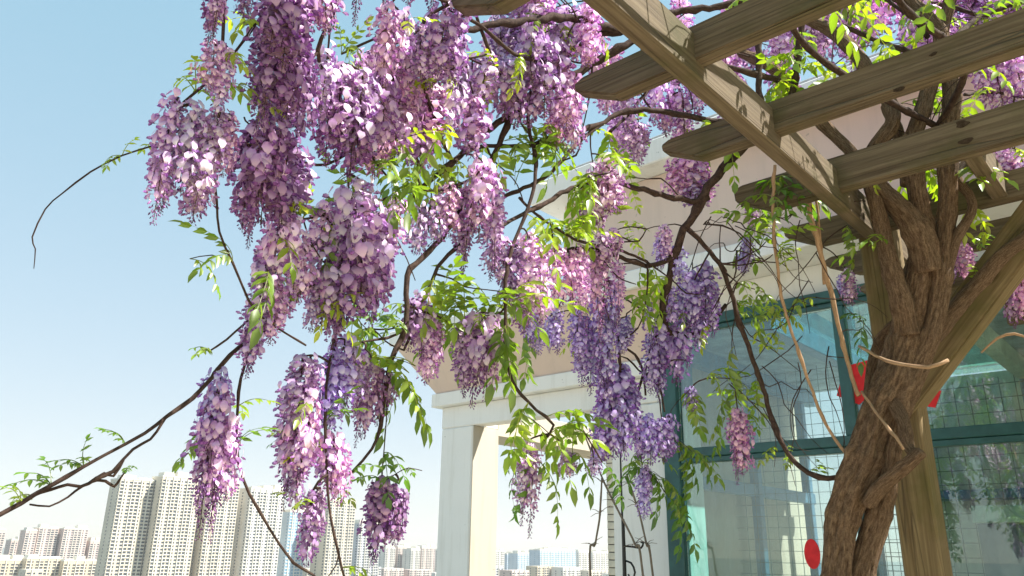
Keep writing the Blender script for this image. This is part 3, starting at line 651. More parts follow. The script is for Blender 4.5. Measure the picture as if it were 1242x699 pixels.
# fine hanging tendrils in front of the sunroom
for i in range(34):
    x = rng.uniform(845, 1040); y = rng.uniform(250, 470); d = rng.uniform(2.75, 3.2); pts = [(x, y, d, .9)]
    a = rng.uniform(0, 6.28)
    for k in range(5):
        a += rng.uniform(-.7, .7); x += math.cos(a)*rng.uniform(10, 30); y += math.sin(a)*14+rng.uniform(4, 22); pts.append((x, y, d, .9-.12*k))
    branch(pts, TWIG, 'tendril', 300+i, 4, .03, .2, 3)
for i in range(120):
    s = SAMPLES[rng.randrange(len(SAMPLES))]
    x, y = s[1]
    if not (300 < x < 900 and -10 < y < 460): continue
    d = (s[0]-Vector(CC)).length; pts = [(x, y, d, 1.5)]; a = rng.uniform(0, 6.28)
    for k in range(4):
        a += rng.uniform(-.6, .6); x += math.cos(a)*rng.uniform(12, 26); y += math.sin(a)*rng.uniform(12, 26)+4; pts.append((x, y, d+rng.uniform(-.05, .05), 1.3-.2*k))
    branch(pts, TWIG, 'twig', 400+i, 5, .03, .4, 3)

# ------------------------------------------------------------------ flower clusters
class Fl:
    def __init__(s): s.v = []; s.f = []; s.c = []
    def add(s, verts, faces, colr):
        n = len(s.v); s.v += verts; s.f += [tuple(n+i for i in f) for f in faces]
        s.c += [colr]*len(verts) if not isinstance(colr, list) else colr
    def mesh(s, mat):
        me = mesh_from([tuple(v) for v in s.v], s.f, 'fl', True)
        ca = me.color_attributes.new('Col', 'FLOAT_COLOR', 'POINT')
        ca.data.foreach_set('color', [c for q in s.c for c in (*q, 1.)])
        me.materials.append(mat); return me
def jitc(c, r, s=.12):
    k = 1+r.uniform(-s, s); return tuple(min(1, x*k*(1+r.uniform(-s*.4, s*.4))) for x in c)
def floret(F, M, size, r, opened):
    """M: places the flower; local +X points out from the axis, +Z up. size ~ banner height"""
    S = size
    def T(p): return M @ Vector(p)
    lil = jitc((.60, .43, .66), r, .16); lil2 = jitc((.45, .25, .53), r, .16); vio = jitc((.24, .085, .32), r, .25); pale = jitc((.74, .62, .70), r, .08)
    if opened > .35:
        o = opened; w = .62*S*(.75+.25*o); back = .25+.35*o; fold = .22*S*(1.2-o)
        base = (0, 0, 0)
        V = [base, (.12*S, -.30*w-.1*w, .30*S), (.05*S, 0, .38*S), (.12*S, .40*w, .30*S),
             (-.02*S+fold*.6-back*.25*S, -w*.86, .66*S), (-.10*S-back*.2*S, -w*.42, .80*S), (-.14*S-back*.22*S, 0, .84*S), (-.10*S-back*.2*S, w*.42, .80*S), (-.02*S+fold*.6-back*.25*S, w*.86, .66*S),
             (-.22*S-back*.45*S+fold*.2, -w*.55, 1.04*S), (-.30*S-back*.5*S, 0, 1.08*S), (-.22*S-back*.45*S+fold*.2, w*.55, 1.04*S)]
        Fc = [(0, 2, 1), (0, 3, 2), (1, 5, 4), (1, 2, 5), (2, 6, 5), (2, 7, 6), (2, 3, 7), (3, 8, 7), (4, 5, 9), (5, 6, 10, 9), (6, 7, 11, 10), (7, 8, 11)]
        F.add([T(p) for p in V], Fc, [pale, pale, pale, pale, lil, lil, lil, lil, lil, lil2, lil, lil2])
        # wings
        for sg in (-1, 1):
            V = [(0, 0, .02*S), (.34*S, sg*.20*S, .20*S), (.70*S, sg*.14*S, .12*S), (.74*S, sg*.05*S, -.06*S), (.34*S, sg*.10*S, -.10*S)]
            F.add([T(p) for p in V], [(0, 1, 4), (1, 2, 4), (2, 3, 4)], [lil2, lil2, vio, vio, lil2])
        V = [(0, 0, -.02*S), (.40*S, .07*S, -.05*S), (.40*S, -.07*S, -.05*S), (.40*S, 0, -.18*S), (.72*S, 0, .06*S)]
        F.add([T(p) for p in V], [(0, 1, 2), (0, 3, 1), (0, 2, 3), (1, 4, 2), (1, 3, 4), (2, 4, 3)], [vio]*5)
    else:
        L = S*(.55+.9*opened); w = S*(.16+.25*opened)
        V = [(0, 0, 0), (.45*L, w, .1*w), (.45*L, -w, .1*w), (.42*L, 0, w), (.45*L, 0, -w), (L, 0, .05*L), (.8*L, 0, w*.9)]
        bud = jitc((.21, .09, .26), r, .25); bl = jitc((.40, .23, .46), r, .18)
        F.add([T(p) for p in V], [(0, 3, 1), (0, 2, 3), (0, 1, 4), (0, 4, 2), (1, 3, 6), (3, 2, 6), (1, 6, 5), (6, 2, 5), (1, 5, 4), (4, 5, 2)], [bud, bud, bud, bl, bud, bud, bl])
    cx = jitc((.20, .09, .15), r, .2)
    V = [(-.12*S, 0, 0), (.12*S, .10*S, .04*S), (.12*S, -.10*S, .04*S), (.12*S, 0, -.12*S)]
    F.add([T(p) for p in V], [(0, 2, 1), (0, 1, 3), (0, 3, 2)], cx)
def raceme(seed, L=.26, W=.045, n=80, bud=.35, size=.0195, openness=1., bend=.0):
    r = random.Random(seed); F = Fl(); St = Fl()
    ax = lambda t: Vector((bend*L*math.sin(t*2.2+seed), bend*L*math.cos(t*1.7+seed)*.6*t, -L*t))
    # stalk
    pth = [(ax(k/14), .0022*(1-.7*k/14)) for k in range(15)]
    sm = tube_mesh(pth, 4)
    n = int(n*1.22)
    for k in range(n):
        t = .04+.96*((k+r.uniform(0, .8))/n)
        prof = min(1, .55+t*3.0) * (1 if t < 1-bud else max(.22, (1-t)/bud))
        op = openness if t < 1-bud else openness*max(0, (1-t)/bud*1.0-.12)
        op = max(0, min(1, op+r.uniform(-.18, .12)))
        a = k*2.39996+r.uniform(-.5, .5)
        rad = W*prof*r.uniform(.25, 1.0)*(1+.22*math.sin(2*a+t*9+seed))
        p0 = ax(t); drop = r.uniform(-.2, .5)*rad
        out = Vector((math.cos(a), math.sin(a), 0)); p1 = p0+out*rad+Vector((0, 0, -drop))
        # pedicel
        side = Vector((-out.y, out.x, 0))*.0007
        F.add([p0-side, p0+side, p1+side, p1-side], [(0, 1, 2, 3)], jitc((.33, .25, .22), r, .2))
        pit = r.uniform(-.5, .35)-.5*t-(.5 if op < .35 else 0); yaw = a+r.uniform(-.5, .5); rol = r.uniform(-.4, .4)
        M = Matrix.Translation(p1) @ Matrix.Rotation(yaw, 4, 'Z') @ Matrix.Rotation(-pit, 4, 'Y') @ Matrix.Rotation(rol, 4, 'X')
        sz = size*r.uniform(.82, 1.15)*(1 if t < 1-bud else .5+.5*max(0, (1-t)/bud))
        floret(F, M, sz, r, op)
    return F.mesh(PETAL), sm
VAR = []
SPEC = [dict(L=.26, W=.040, n=115, bud=.30), dict(L=.30, W=.038, n=130, bud=.35, bend=.03), dict(L=.22, W=.042, n=100, bud=.25), dict(L=.18, W=.042, n=85, bud=.25),
        dict(L=.16, W=.046, n=85, bud=.22), dict(L=.20, W=.036, n=80, bud=.55, openness=.9), dict(L=.26, W=.034, n=90, bud=.6, openness=.85), dict(L=.13, W=.038, n=60, bud=.3),
        dict(L=.22, W=.034, n=85, bud=.85, openness=.6), dict(L=.24, W=.044, n=120, bud=.2, bend=.04), dict(L=.17, W=.036, n=70, bud=.4), dict(L=.28, W=.044, n=140, bud=.3, bend=.02)]
for i, s in enumerate(SPEC):
    fm, sm = raceme(50+i, **s); sm.materials.append(TWIG); VAR.append((fm, sm, s['L'], s['W']))
CLUS = []
def cluster(x, yt, yb, w, d, tint=(1, 1, 1), var=None):
    T = PD(x, yt, d)
    lo, hi = 0., 1.5
    for _ in range(30):
        m = (lo+hi)/2
        if pix(T-Vector((0, 0, m)))[1] < yb: lo = m
        else: hi = m
    L = lo; wm = w/FPX*((np.array(T)-CC) @ CF)
    if var is None:
        best = sorted(range(len(VAR)), key=lambda i: abs(math.log((VAR[i][2]/(2.3*VAR[i][3]))/(L/wm)))+rng.uniform(0, .35)); var = best[0]
    fm, sm, vl, vw = VAR[var]
    sz = L/vl*.98; sxy = wm/(vw*2+.026)
    sxy = max(.6*sz, min(1.7*sz, sxy))
    o = link('flower_cluster', fm, vine)
    R = Matrix.Rotation(rng.uniform(-.07, .07), 4, 'X') @ Matrix.Rotation(rng.uniform(-.07, .07), 4, 'Y') @ Matrix.Rotation(rng.uniform(0, 6.28), 4, 'Z')
    M = Matrix.Translation(T) @ R @ Matrix.Diagonal((sxy, sxy, sz, 1))
    o.matrix_basis = M
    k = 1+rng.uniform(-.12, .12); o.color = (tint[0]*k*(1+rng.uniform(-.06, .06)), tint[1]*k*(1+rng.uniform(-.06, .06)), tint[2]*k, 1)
    s = bpy.data.objects.new('stalk', sm); col.objects.link(s); s.parent = o
    # peduncle up to the nearest wood
    near = min(SAMPLES, key=lambda q: (q[0]-T).length+(.15 if q[0].z < T.z-.02 else 0)); P = near[0]
    if (P-T).length > .012:
        mid = (P+T)/2+Vector((rng.uniform(-.01, .01), rng.uniform(-.01, .01), .10*(P-T).length))
        pth = catmull([(P, .0028), (mid, .0024), (T+Vector((0, 0, .0)), .002), (T+Vector((0, 0, -.02)), .0018)], .02)
        q = link('flower_stalk', tube_mesh(pth, 5, .05), None, TWIG); q.parent = vine; q.matrix_parent_inverse = root_matrix(vine).inverted()
        reg(pth, 3)
    return o
DK, MD, LT, PK, BL = (.74, .60, .76), (1., .95, 1.), (1.3, 1.32, 1.26), (1.38, 1.27, 1.22), (.98, 1.06, 1.25)  # own hue range; dark tint also holds backlit shade, blue tint distant shade
PL = (1.5, 1.45, 1.42)  # pale tint paints strong sunlight into the upper canopy blooms
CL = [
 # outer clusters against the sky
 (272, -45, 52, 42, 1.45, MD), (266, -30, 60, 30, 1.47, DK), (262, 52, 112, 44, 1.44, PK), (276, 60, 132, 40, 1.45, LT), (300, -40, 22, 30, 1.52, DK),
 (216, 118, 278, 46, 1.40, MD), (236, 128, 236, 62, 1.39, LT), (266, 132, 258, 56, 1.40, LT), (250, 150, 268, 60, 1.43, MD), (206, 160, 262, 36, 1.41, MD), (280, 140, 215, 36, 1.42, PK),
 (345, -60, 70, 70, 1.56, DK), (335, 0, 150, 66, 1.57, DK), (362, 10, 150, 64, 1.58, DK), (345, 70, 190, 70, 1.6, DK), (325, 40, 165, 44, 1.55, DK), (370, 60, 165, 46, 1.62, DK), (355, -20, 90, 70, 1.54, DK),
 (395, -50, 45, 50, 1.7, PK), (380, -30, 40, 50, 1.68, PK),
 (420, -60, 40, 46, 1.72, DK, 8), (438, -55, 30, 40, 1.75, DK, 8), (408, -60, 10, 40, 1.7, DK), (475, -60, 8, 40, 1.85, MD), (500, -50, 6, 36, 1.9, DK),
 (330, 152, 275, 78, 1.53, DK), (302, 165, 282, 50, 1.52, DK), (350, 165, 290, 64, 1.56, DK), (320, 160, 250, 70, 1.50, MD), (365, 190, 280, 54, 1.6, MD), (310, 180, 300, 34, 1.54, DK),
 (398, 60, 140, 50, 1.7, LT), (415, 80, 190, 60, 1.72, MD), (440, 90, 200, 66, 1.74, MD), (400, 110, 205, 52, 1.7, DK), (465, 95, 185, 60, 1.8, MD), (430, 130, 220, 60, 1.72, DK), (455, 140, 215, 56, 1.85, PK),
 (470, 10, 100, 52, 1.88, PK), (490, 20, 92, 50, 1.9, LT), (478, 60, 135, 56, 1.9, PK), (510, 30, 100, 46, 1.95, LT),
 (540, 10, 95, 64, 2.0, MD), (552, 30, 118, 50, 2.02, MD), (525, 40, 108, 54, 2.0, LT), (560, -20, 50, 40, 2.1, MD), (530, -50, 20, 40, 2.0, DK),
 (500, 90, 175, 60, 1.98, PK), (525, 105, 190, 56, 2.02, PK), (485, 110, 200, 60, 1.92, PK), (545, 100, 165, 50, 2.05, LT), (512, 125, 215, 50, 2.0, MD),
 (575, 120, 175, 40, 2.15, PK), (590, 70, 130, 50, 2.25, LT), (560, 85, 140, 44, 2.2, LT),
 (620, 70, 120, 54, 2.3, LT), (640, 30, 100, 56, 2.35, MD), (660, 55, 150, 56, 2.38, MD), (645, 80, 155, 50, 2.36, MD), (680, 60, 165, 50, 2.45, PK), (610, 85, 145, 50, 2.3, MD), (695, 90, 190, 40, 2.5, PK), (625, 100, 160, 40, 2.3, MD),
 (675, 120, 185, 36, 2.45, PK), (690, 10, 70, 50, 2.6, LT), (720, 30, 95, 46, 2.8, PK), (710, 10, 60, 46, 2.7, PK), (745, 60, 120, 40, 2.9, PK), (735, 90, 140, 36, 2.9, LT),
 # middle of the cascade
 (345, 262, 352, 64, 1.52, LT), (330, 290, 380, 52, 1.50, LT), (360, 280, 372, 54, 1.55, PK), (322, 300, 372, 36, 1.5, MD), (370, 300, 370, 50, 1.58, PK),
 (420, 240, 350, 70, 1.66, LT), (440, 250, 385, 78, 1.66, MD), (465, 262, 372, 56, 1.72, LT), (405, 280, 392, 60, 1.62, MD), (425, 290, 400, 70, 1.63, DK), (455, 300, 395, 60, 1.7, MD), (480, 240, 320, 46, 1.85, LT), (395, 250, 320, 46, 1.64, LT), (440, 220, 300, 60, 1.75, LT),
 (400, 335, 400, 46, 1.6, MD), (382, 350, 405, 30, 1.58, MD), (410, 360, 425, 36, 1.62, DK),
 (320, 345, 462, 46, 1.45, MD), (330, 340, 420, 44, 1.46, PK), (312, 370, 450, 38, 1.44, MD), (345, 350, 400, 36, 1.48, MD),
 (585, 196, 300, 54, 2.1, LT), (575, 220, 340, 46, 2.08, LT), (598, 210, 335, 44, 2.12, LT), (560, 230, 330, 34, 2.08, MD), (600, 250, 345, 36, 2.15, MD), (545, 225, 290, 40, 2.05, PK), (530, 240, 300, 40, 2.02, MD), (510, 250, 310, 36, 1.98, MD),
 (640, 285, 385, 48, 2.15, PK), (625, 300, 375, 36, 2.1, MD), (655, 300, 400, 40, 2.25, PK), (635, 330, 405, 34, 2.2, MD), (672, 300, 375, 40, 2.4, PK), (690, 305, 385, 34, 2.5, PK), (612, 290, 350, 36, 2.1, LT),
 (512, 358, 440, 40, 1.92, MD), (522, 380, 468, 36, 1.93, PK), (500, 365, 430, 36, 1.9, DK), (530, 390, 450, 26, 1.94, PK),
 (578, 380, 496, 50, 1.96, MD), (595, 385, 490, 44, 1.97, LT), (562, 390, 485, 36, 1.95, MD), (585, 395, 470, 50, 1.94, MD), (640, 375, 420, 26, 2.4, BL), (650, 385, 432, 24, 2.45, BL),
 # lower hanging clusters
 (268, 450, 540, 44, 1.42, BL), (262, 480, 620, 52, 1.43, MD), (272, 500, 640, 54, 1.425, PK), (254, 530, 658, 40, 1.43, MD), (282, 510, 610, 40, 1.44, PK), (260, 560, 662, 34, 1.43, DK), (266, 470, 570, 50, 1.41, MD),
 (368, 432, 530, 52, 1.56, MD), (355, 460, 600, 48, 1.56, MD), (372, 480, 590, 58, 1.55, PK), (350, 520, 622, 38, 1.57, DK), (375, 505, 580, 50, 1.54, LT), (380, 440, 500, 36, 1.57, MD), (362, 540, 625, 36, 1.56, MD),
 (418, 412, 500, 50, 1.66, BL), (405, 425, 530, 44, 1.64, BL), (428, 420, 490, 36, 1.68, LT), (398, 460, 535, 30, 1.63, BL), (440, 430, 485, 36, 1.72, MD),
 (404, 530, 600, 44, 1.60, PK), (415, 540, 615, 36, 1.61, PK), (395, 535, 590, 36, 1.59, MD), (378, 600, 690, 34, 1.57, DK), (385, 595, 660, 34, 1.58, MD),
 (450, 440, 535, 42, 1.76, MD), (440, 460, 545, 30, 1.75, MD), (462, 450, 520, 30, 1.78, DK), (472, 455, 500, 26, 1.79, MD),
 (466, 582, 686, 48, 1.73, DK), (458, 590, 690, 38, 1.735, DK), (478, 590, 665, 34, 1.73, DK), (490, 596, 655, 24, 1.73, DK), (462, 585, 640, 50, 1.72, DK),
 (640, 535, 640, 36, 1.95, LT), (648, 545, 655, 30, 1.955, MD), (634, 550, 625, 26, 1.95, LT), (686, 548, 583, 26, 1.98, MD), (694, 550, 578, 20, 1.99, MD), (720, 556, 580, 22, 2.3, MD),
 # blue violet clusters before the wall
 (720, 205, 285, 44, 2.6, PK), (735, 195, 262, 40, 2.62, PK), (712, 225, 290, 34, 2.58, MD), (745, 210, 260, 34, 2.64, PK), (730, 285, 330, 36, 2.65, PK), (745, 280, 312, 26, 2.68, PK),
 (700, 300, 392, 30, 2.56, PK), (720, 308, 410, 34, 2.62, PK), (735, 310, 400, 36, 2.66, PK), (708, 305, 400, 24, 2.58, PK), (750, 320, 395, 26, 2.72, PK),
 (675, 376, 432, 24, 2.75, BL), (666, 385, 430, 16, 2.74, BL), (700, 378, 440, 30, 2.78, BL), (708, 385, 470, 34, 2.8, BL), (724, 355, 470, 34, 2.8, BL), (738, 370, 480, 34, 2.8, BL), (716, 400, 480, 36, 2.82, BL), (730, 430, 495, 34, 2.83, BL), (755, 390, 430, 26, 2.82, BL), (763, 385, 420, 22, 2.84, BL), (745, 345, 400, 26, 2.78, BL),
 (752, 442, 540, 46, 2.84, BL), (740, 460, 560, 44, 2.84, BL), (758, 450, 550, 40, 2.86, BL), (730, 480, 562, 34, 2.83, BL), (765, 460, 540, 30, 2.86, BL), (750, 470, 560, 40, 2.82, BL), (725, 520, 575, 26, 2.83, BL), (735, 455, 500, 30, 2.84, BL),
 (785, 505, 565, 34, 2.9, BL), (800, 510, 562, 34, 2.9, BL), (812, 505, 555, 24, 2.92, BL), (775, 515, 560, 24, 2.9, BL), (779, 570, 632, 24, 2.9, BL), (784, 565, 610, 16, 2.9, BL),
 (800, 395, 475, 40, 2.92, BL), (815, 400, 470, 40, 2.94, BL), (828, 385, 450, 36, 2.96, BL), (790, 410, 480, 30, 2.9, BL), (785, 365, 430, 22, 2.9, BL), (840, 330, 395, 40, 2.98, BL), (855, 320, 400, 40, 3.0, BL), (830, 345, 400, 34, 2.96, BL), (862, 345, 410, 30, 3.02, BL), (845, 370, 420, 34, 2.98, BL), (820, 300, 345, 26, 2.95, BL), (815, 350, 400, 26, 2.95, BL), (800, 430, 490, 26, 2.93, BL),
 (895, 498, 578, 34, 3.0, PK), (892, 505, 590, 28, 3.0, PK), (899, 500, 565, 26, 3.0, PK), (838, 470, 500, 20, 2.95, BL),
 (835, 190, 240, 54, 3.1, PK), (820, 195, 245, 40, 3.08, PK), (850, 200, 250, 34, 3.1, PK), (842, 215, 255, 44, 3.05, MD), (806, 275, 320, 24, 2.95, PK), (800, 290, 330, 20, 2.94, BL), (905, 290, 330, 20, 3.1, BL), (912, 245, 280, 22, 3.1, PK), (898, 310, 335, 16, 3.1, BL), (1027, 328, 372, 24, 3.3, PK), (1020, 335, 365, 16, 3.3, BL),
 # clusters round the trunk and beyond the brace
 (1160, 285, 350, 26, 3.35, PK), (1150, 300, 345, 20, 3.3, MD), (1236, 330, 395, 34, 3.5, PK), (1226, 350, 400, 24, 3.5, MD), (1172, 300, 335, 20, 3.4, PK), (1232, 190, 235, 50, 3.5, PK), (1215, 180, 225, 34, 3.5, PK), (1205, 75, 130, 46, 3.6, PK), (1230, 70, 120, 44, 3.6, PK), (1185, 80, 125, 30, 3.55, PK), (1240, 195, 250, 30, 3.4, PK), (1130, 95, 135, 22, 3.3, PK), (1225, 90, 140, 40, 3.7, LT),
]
for c in CL: cluster(*c)
# canopy in bloom above the rafters
def fill(n, x0, x1, y0, y1, d0, d1, lmin, lmax, w0, w1, tints):
    for _ in range(n):
        x, y = rng.uniform(x0, x1), rng.uniform(y0, y1); l = rng.uniform(lmin, lmax)
        cluster(x, y, y+l, rng.uniform(w0, w1), rng.uniform(d0, d1), rng.choice(tints))
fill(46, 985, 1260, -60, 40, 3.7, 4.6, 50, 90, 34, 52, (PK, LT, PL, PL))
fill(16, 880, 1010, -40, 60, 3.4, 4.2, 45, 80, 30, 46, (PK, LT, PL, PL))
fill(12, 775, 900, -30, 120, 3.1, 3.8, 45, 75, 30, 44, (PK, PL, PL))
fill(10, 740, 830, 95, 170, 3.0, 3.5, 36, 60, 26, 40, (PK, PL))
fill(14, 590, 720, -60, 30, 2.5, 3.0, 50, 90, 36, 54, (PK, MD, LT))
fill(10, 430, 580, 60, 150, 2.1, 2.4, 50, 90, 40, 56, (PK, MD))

# ------------------------------------------------------------------ leaves
def leaflet(F, M, L, W, r, colr):
    V = [(0, 0, 0), (.3*L, W*.85, .05*L), (.3*L, 0, -.02*L), (.3*L, -W*.85, .05*L), (.65*L, W*.7, .02*L), (.65*L, 0, -.06*L), (.65*L, -W*.7, .02*L), (L, 0, -.16*L)]
    c2 = tuple(min(1, x*1.12) for x in colr)
    F.add([M @ Vector(p) for p in V], [(0, 2, 1), (0, 3, 2), (1, 2, 5, 4), (2, 3, 6, 5), (4, 5, 7), (5, 6, 7)], [c2, colr, c2, colr, colr, c2, colr, colr])
def leaf_mesh(seed, L, pairs, lf, droop, young=False):
    r = random.Random(seed); F = Fl()
    def at(t): return Vector((L*t, 0, L*(.12*math.sin(t*2.6)-droop*t*t)))
    base = (.16, .25, .035) if not young else (.22, .31, .045)
    pts = [at(k/8) for k in range(9)]
    for k in range(8):
        a, b = pts[k], pts[k+1]; w = .0014*(1-.6*k/8)
        F.add([a+Vector((0, w, 0)), a-Vector((0, w, 0)), b-Vector((0, w, 0)), b+Vector((0, w, 0))], [(0, 1, 2, 3)], (.2, .24, .06))
        F.add([a+Vector((0, 0, w)), a-Vector((0, 0, w)), b-Vector((0, 0, w)), b+Vector((0, 0, w))], [(0, 1, 2, 3)], (.2, .24, .06))
    for k in range(pairs):
        t = .22+.72*k/max(1, pairs-1); p = at(t)
        for sg in (-1, 1):
            c = jitc(base, r, .2); M = Matrix.Translation(p) @ Matrix.Rotation(sg*(1.05+r.uniform(-.2, .2)), 4, 'Z') @ Matrix.Rotation(.25+r.uniform(-.2, .45)+droop*.6, 4, 'Y') @ Matrix.Rotation(sg*r.uniform(-.3, .5), 4, 'X')
            s = lf*(1-.25*abs(t-.55)*2)*r.uniform(.85, 1.1); leaflet(F, M, s, s*.23, r, c)
    M = Matrix.Translation(at(1)) @ Matrix.Rotation(.3+droop, 4, 'Y'); leaflet(F, M, lf*1.05, lf*.24, r, jitc(base, r, .2))
    return F.mesh(LEAF)
LV = [leaf_mesh(1, .15, 5, .046, .25), leaf_mesh(2, .12, 4, .042, .5), leaf_mesh(3, .17, 6, .044, .4), leaf_mesh(4, .09, 3, .036, .3, True), leaf_mesh(5, .11, 5, .032, .6, True), leaf_mesh(6, .07, 3, .026, .2, True), leaf_mesh(7, .14, 5, .05, .8)]
NLEAF = [0]
def leaf(P, dirn, size, colr, var=None):
    NLEAF[0] += 1
    var = rng.randrange(len(LV)) if var is None else var
    x = dirn.normalized(); z = Vector((rng.uniform(-.4, .4), rng.uniform(-.4, .4), 1)); y = z.cross(x).normalized(); z = x.cross(y)
    M = Matrix.Translation(P) @ Matrix((x, y, z)).transposed().to_4x4() @ Matrix.Scale(size, 4)
    if NLEAF[0] > 298:
        OVER.append((var, M, colr)); return
    o = link('leaf', LV[var], vine); o.matrix_basis = M; o.color = (*colr, 1)
OVER = []
GR, YG, DG = (1.05, 1, .95), (1.6, 1.42, .8), (.6, .75, .8)
def leaves(x, y, n, sx, sy, size, colr, var=None):
    """a few leaves sprouting from the wood nearest to a photo position"""
    for _ in range(n):
        u, v = x+rng.uniform(-sx, sx), y+rng.uniform(-sy, sy)
        s = min(SAMPLES, key=lambda q: (q[1][0]-u)**2+(q[1][1]-v)**2)
        d = (s[0]-Vector(CC)).length; G = PD(u, v, d*rng.uniform(.97, 1.03)); dv = G-s[0]
        if dv.length < .02: dv = Vector((rng.uniform(-1, 1), rng.uniform(-1, 1), rng.uniform(-.4, .8)))
        P = s[0] if dv.length < .12*size else G-dv.normalized()*.1*size
        if (P-s[0]).length > .03:
            pth = [(s[0], .0011), ((s[0]+P)/2+Vector((0, 0, .01)), .001), (P, .0008)]
            q = link('leaf_stalk', tube_mesh(catmull(pth, .02), 4), vine, TWIG)
        dv = dv.normalized()+Vector((rng.uniform(-.4, .4), rng.uniform(-.4, .4), rng.uniform(-.35, .25)))
        leaf(P, dv, size, colr, var)
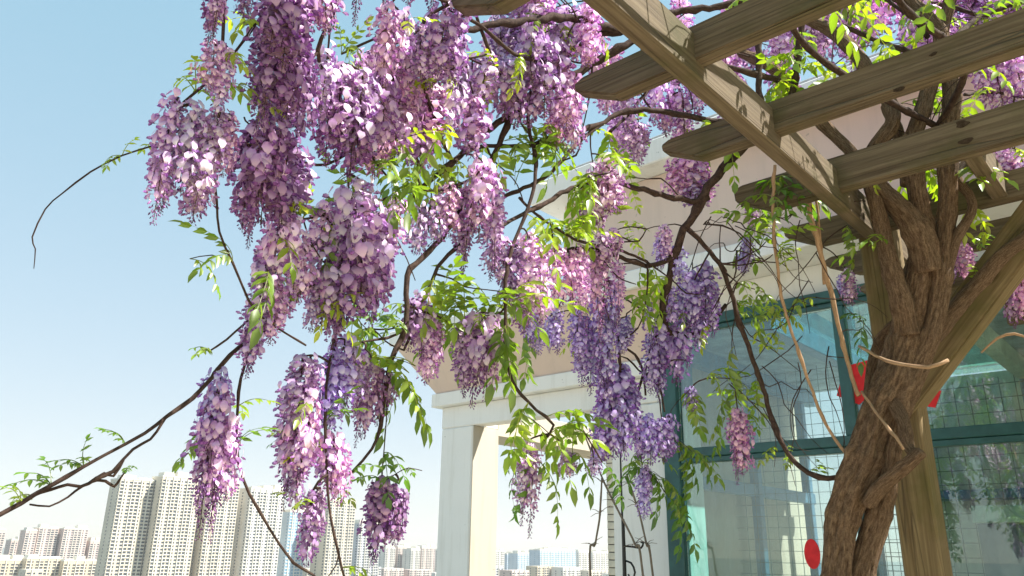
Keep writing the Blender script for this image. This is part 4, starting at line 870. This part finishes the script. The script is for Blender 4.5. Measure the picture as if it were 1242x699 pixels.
for a in [(160, 172, 2, 10, 5, .55, YG, 5), (128, 195, 2, 6, 8, .5, GR, 5), (225, 95, 2, 10, 8, .8, YG, 3), (245, 100, 1, 4, 4, .7, GR, 3), (284, 100, 2, 6, 8, .8, GR, 4), (300, 30, 2, 8, 8, .8, YG, 3), (285, 75, 2, 8, 8, .7, YG, 4),
          (285, 305, 2, 8, 6, .55, GR, 6), (275, 320, 1, 4, 4, .55, GR, 1), (325, 330, 2, 5, 12, .8, GR, 6), (330, 295, 1, 5, 5, .8, YG, 1), (370, 245, 4, 20, 10, .8, YG, None), (385, 255, 2, 10, 10, .9, GR, 0), (400, 270, 2, 14, 12, .8, GR, None),
          (245, 428, 2, 8, 6, .6, GR, 5), (240, 422, 1, 5, 5, .5, DG, 5), (300, 488, 2, 10, 6, .6, GR, 3), (300, 525, 2, 10, 12, .6, DG, 3), (240, 530, 2, 6, 10, .7, DG, 4), (315, 540, 1, 6, 6, .5, DG, 5), (330, 510, 1, 3, 6, .6, GR, 3),
          (145, 518, 2, 8, 4, .6, DG, 5), (110, 545, 2, 12, 5, .6, DG, 5), (78, 555, 2, 5, 6, .6, DG, 5), (48, 575, 3, 12, 6, .7, DG, 5), (20, 600, 3, 14, 8, .6, GR, 5), (150, 570, 2, 6, 6, .4, DG, 5),
          (505, 180, 7, 28, 20, 1.1, GR, None), (520, 165, 4, 24, 12, 1.1, YG, None), (480, 200, 3, 16, 14, 1., GR, None), (545, 195, 5, 22, 16, 1.1, GR, None), (600, 185, 4, 24, 12, 1.1, YG, None), (645, 175, 5, 20, 14, 1.2, GR, 0), (670, 180, 3, 14, 10, 1.2, GR, 2), (665, 165, 2, 12, 8, 1.1, YG, 0),
          (455, 225, 5, 20, 16, .9, GR, None), (490, 230, 5, 20, 14, .9, GR, None), (430, 238, 3, 18, 8, .9, YG, None), (520, 100, 2, 10, 10, .8, YG, 3), (515, 85, 2, 8, 8, .8, YG, 3), (545, 90, 2, 8, 8, .8, YG, 4), (430, 60, 4, 16, 14, .7, GR, 4), (435, 80, 2, 12, 8, .7, YG, 4), (505, 25, 2, 6, 6, .7, YG, 3),
          (590, 60, 2, 10, 8, .8, YG, 4), (625, 70, 3, 14, 8, .9, YG, 4), (650, 25, 4, 16, 8, .9, GR, None), (585, 120, 2, 8, 8, .8, YG, 3), (690, 30, 3, 12, 12, .9, YG, 4), (720, 45, 2, 10, 8, .9, YG, 4),
          (450, 390, 6, 24, 14, .9, DG, None), (480, 375, 4, 16, 14, .9, GR, None), (470, 430, 6, 16, 20, 1., YG, None), (490, 450, 3, 8, 16, .9, GR, 6), (430, 400, 3, 14, 8, .8, GR, None), (395, 360, 3, 14, 6, .8, YG, 4), (345, 345, 2, 8, 8, .8, GR, 4), (420, 345, 2, 10, 6, .8, GR, 3),
          (540, 350, 4, 16, 8, 1., YG, 0), (555, 375, 5, 22, 14, 1., GR, 0), (610, 390, 7, 14, 26, 1.1, GR, 6), (625, 370, 4, 10, 16, 1.1, YG, 2), (590, 370, 4, 20, 8, 1., GR, None), (545, 395, 2, 8, 8, .9, GR, 1),
          (640, 400, 2, 8, 10, 1., GR, 6), (680, 270, 6, 24, 16, 1.1, YG, None), (655, 275, 4, 16, 12, 1.1, YG, None), (715, 195, 7, 14, 36, 1.2, YG, None), (700, 240, 3, 10, 14, 1.1, YG, None), (705, 280, 4, 16, 10, 1.1, YG, None), (740, 175, 5, 20, 16, 1.2, YG, None), (770, 165, 5, 24, 10, 1.2, YG, None), (765, 265, 3, 6, 14, .8, YG, 3), (770, 290, 3, 10, 8, .8, YG, 3),
          (790, 340, 6, 14, 14, 1.1, YG, None), (780, 360, 4, 12, 10, 1.1, YG, None), (820, 385, 3, 14, 12, 1., GR, None), (840, 355, 3, 16, 14, 1.1, GR, None), (700, 405, 2, 8, 8, .9, YG, 4), (855, 395, 2, 8, 10, 1., YG, 4),
          (680, 520, 4, 12, 8, .9, YG, 6), (670, 510, 2, 14, 6, .9, GR, 0), (700, 530, 2, 10, 10, .85, GR, 6), (620, 510, 3, 14, 4, 1., YG, 0), (625, 600, 2, 8, 10, .9, DG, 1), (610, 575, 1, 6, 6, .6, DG, 5), (668, 595, 1, 6, 6, .9, GR, 2), (640, 555, 1, 4, 4, .7, DG, 1), (690, 545, 1, 8, 8, .8, GR, 6),
          (480, 555, 2, 8, 6, .8, DG, 1), (505, 570, 1, 6, 4, .6, DG, 5), (445, 570, 3, 10, 6, .7, DG, 3), (460, 690, 2, 10, 4, .7, GR, 3), (385, 500, 3, 8, 20, .8, GR, 4), (410, 500, 3, 10, 10, .8, DG, 3), (360, 610, 2, 8, 6, .7, GR, 3), (420, 600, 2, 10, 6, .6, GR, 3), (385, 545, 2, 8, 8, .7, YG, 4),
          (760, 560, 3, 16, 14, .9, DG, None), (785, 555, 3, 16, 10, .9, GR, None), (750, 590, 1, 8, 8, .7, DG, None), (815, 600, 4, 10, 14, 1.1, DG, None), (845, 575, 6, 14, 24, 1.1, GR, None), (860, 560, 4, 14, 14, 1.1, DG, None), (850, 500, 7, 22, 24, 1.1, GR, None), (880, 470, 5, 20, 20, 1.1, GR, None), (870, 440, 4, 20, 16, 1., GR, None), (840, 620, 4, 12, 20, 1.1, DG, None), (905, 470, 4, 16, 16, 1., GR, None), (915, 495, 3, 12, 12, 1., GR, None), (935, 415, 3, 12, 8, 1., YG, 3), (930, 545, 2, 10, 8, .8, GR, 3), (960, 550, 2, 14, 10, .8, GR, 3), (990, 560, 2, 12, 8, .8, GR, 3),
          (940, 240, 9, 22, 26, 1.3, GR, None), (950, 225, 6, 20, 16, 1.3, DG, None), (925, 270, 5, 16, 16, 1.2, GR, None), (930, 295, 3, 12, 10, 1.2, YG, None), (920, 370, 4, 20, 20, 1.1, GR, None), (945, 380, 3, 14, 14, 1.1, YG, 4), (910, 365, 2, 8, 6, 1.2, YG, 3), (1035, 290, 5, 18, 6, 1.1, GR, None), (975, 360, 2, 10, 10, 1., GR, None), (900, 350, 3, 14, 14, 1., GR, None), (1045, 390, 2, 8, 12, .9, DG, None),
          (1190, 270, 3, 10, 6, 1.1, YG, 3), (1195, 285, 2, 10, 6, 1.1, GR, 1), (1185, 325, 2, 8, 6, .9, YG, 3), (985, 90, 8, 18, 26, 1.4, YG, None), (940, 110, 5, 16, 14, 1.3, YG, None), (965, 60, 4, 10, 20, 1.3, YG, None), (1190, 20, 5, 24, 14, 1.4, YG, None), (1235, 10, 4, 12, 12, 1.4, YG, None), (1130, 205, 3, 12, 8, 1.2, YG, None), (1165, 205, 2, 8, 8, 1.2, YG, None), (1230, 180, 2, 10, 6, 1.2, YG, None), (890, 170, 4, 16, 8, 1.2, YG, None), (905, 160, 3, 12, 8, 1.2, YG, None), (840, 150, 3, 16, 8, 1.2, YG, None)]:
    leaves(*a)

for y_ in (.34, .60):
    pth = catmull([(Vector((2.72, .5, 3.0)), .011), (Vector((2.4, y_, 3.02)), .010), (Vector((1.9, y_+.05, 2.98)), .009), (Vector((1.4, y_-.04, 3.03)), .007), (Vector((.9, y_+.03, 3.0)), .005)], .03)
    link('branch', tube_mesh(pth, 8, .05, 0, 5, 6, 77, .3), vine, TWIG); reg(pth, 1)
HIGH = [q[0] for q in SAMPLES if q[0].z > 2.86 and .9 < q[0].x < 3.0 and .1 < q[0].y < .95]
for _ in range(70):
    near = rng.choice(HIGH); P = near+Vector((rng.uniform(-.16, .16), rng.uniform(-.2, .12), rng.uniform(.0, .14)))
    link('leaf_stalk', tube_mesh(catmull([(near, .002), ((near+P)/2+Vector((0, 0, .03)), .0017), (P, .001)], .03), 4), vine, TWIG)
    leaf(P, Vector((rng.uniform(-1, 1), rng.uniform(-1, 1), rng.uniform(-.4, .2))), 1.2, rng.choice((GR, YG)))
OF = Fl()
for var, M, colr in OVER:
    me = LV[var]; at = me.color_attributes['Col'].data
    OF.add([M @ v.co for v in me.vertices], [tuple(p.vertices) for p in me.polygons], [tuple(at[i].color[k]*colr[k] for k in range(3)) for i in range(len(me.vertices))])
if OVER:
    o = link('leaves', OF.mesh(LEAF), vine); o['kind'] = 'stuff'
# sunward part of the bower, over the pergola and out of view: one leafy, flowering mass that shades the trunk
CF_ = Fl(); r_ = random.Random(5)
for k in range(3900):
    x, y = r_.uniform(-.6, 4.6), r_.uniform(-2.6, .15); z = 2.88+abs(r_.gauss(0, .16))
    if math.sin(x*3.1+1.3*math.sin(y*2.3))*math.sin(y*3.7+x) > .45: continue
    M = Matrix.Translation((x, y, z)) @ Matrix.Rotation(r_.uniform(0, 6.28), 4, 'Z') @ Matrix.Rotation(r_.uniform(-.5, .8), 4, 'Y') @ Matrix.Rotation(r_.uniform(-.7, .7), 4, 'X')
    L = r_.uniform(.05, .1); leaflet(CF_, M, L, L*.3, r_, jitc((.17, .25, .04), r_, .2))
o = link('canopy_foliage', CF_.mesh(LEAF), vine); o['kind'] = 'stuff'

# ================================================================== SMALL THINGS
# black iron garden stake by the portal column
st = empty('iron_stake', PX(755, 640, 3.9)*0+Vector((3.9, PX(755, 640, 3.9).y, 0)), 'slim black iron garden stake with curled hooks before the portal column', 'stake')
yk = PX(755, 640, 3.9).y
def vt(name, pts, mat, par, sides=6):
    return link(name, tube_mesh(catmull([(Vector(p), r) for p, r in pts], .02), sides), par, mat)
vt('rod', [((3.9, yk, 0), .008), ((3.9, yk, 1.2), .0075), ((3.9, yk, 2.16), .005)], IRON, st)
vt('rod', [((3.885, yk-.02, 0), .012), ((3.885, yk-.02, 1.0), .012), ((3.887, yk-.015, 1.78), .008)], IRON, st)
z6 = PX(760, 669, 3.9).z
vt('hook', [((3.9, yk, z6+.03), .006), ((3.9, yk-.07, z6+.025), .006), ((3.9, yk-.12, z6+.02), .006), ((3.9, yk-.135, z6+.045), .006), ((3.9, yk-.12, z6+.05), .005)], IRON, st)
vt('hook', [((3.9, yk, z6-.05), .006), ((3.9, yk-.05, z6-.06), .006), ((3.9, yk-.075, z6-.11), .006), ((3.9, yk-.05, z6-.15), .005), ((3.9, yk-.03, z6-.12), .005)], IRON, st)
# bare whorled stems leaning by the stake
def dry_stem(pts, X, label):
    P = [PX(x, y, X) for x, y in pts]; base = Vector((X, P[0].y-.12, 0))
    root = empty('dry_plant', base, label, 'plant')
    path = catmull([(base, .009)]+[(p, .006-.0015*i/len(P)) for i, p in enumerate(P)], .03)
    link('stem', tube_mesh(path, 6, .08, 0, 5, 6, 3, .3), root, STRAW)
    n = len(path); whorls = [path[int(n*t)][0] for t in (.45, .58, .7, .8, .9, .97)]
    for i, w in enumerate(whorls):
        for k in range(5):
            a = k*1.257+i; e = w+Vector((math.cos(a)*.05, math.sin(a)*.07, rng.uniform(-.02, .045)))
            link('twig', tube_mesh([(w, .0025), ((w+e)/2+Vector((0, 0, .006)), .002), (e, .0012)], 4), root, STRAW)
dry_stem([(780, 699), (770, 660), (750, 620), (735, 590), (722, 560), (706, 520)], 3.85, 'bare whorled dry stem leaning across the iron stake')
dry_stem([(792, 699), (784, 660), (776, 625), (768, 600), (760, 575)], 3.95, 'bare whorled dry stem standing upright beside the portal column')
dry_stem([(716, 699), (722, 660), (727, 630), (729, 600), (730, 580)], 3.8, 'thin dry stem curving before the tiled pier')

# ================================================================== HAZE
hz = MB(); hz.box((-2500, -2500, GROUND_Z-1), (3200, 3200, 80))
m, nt, out = new_mat('haze_air')
v = nt.nodes.new('ShaderNodeVolumePrincipled'); v.inputs['Color'].default_value = (.93, .96, 1, 1); v.inputs['Density'].default_value = .00014; v.inputs['Anisotropy'].default_value = .2
nt.links.new(v.outputs[0], out.inputs['Volume'])
hzo = hz.build('haze', m); hzo['kind'] = 'stuff'
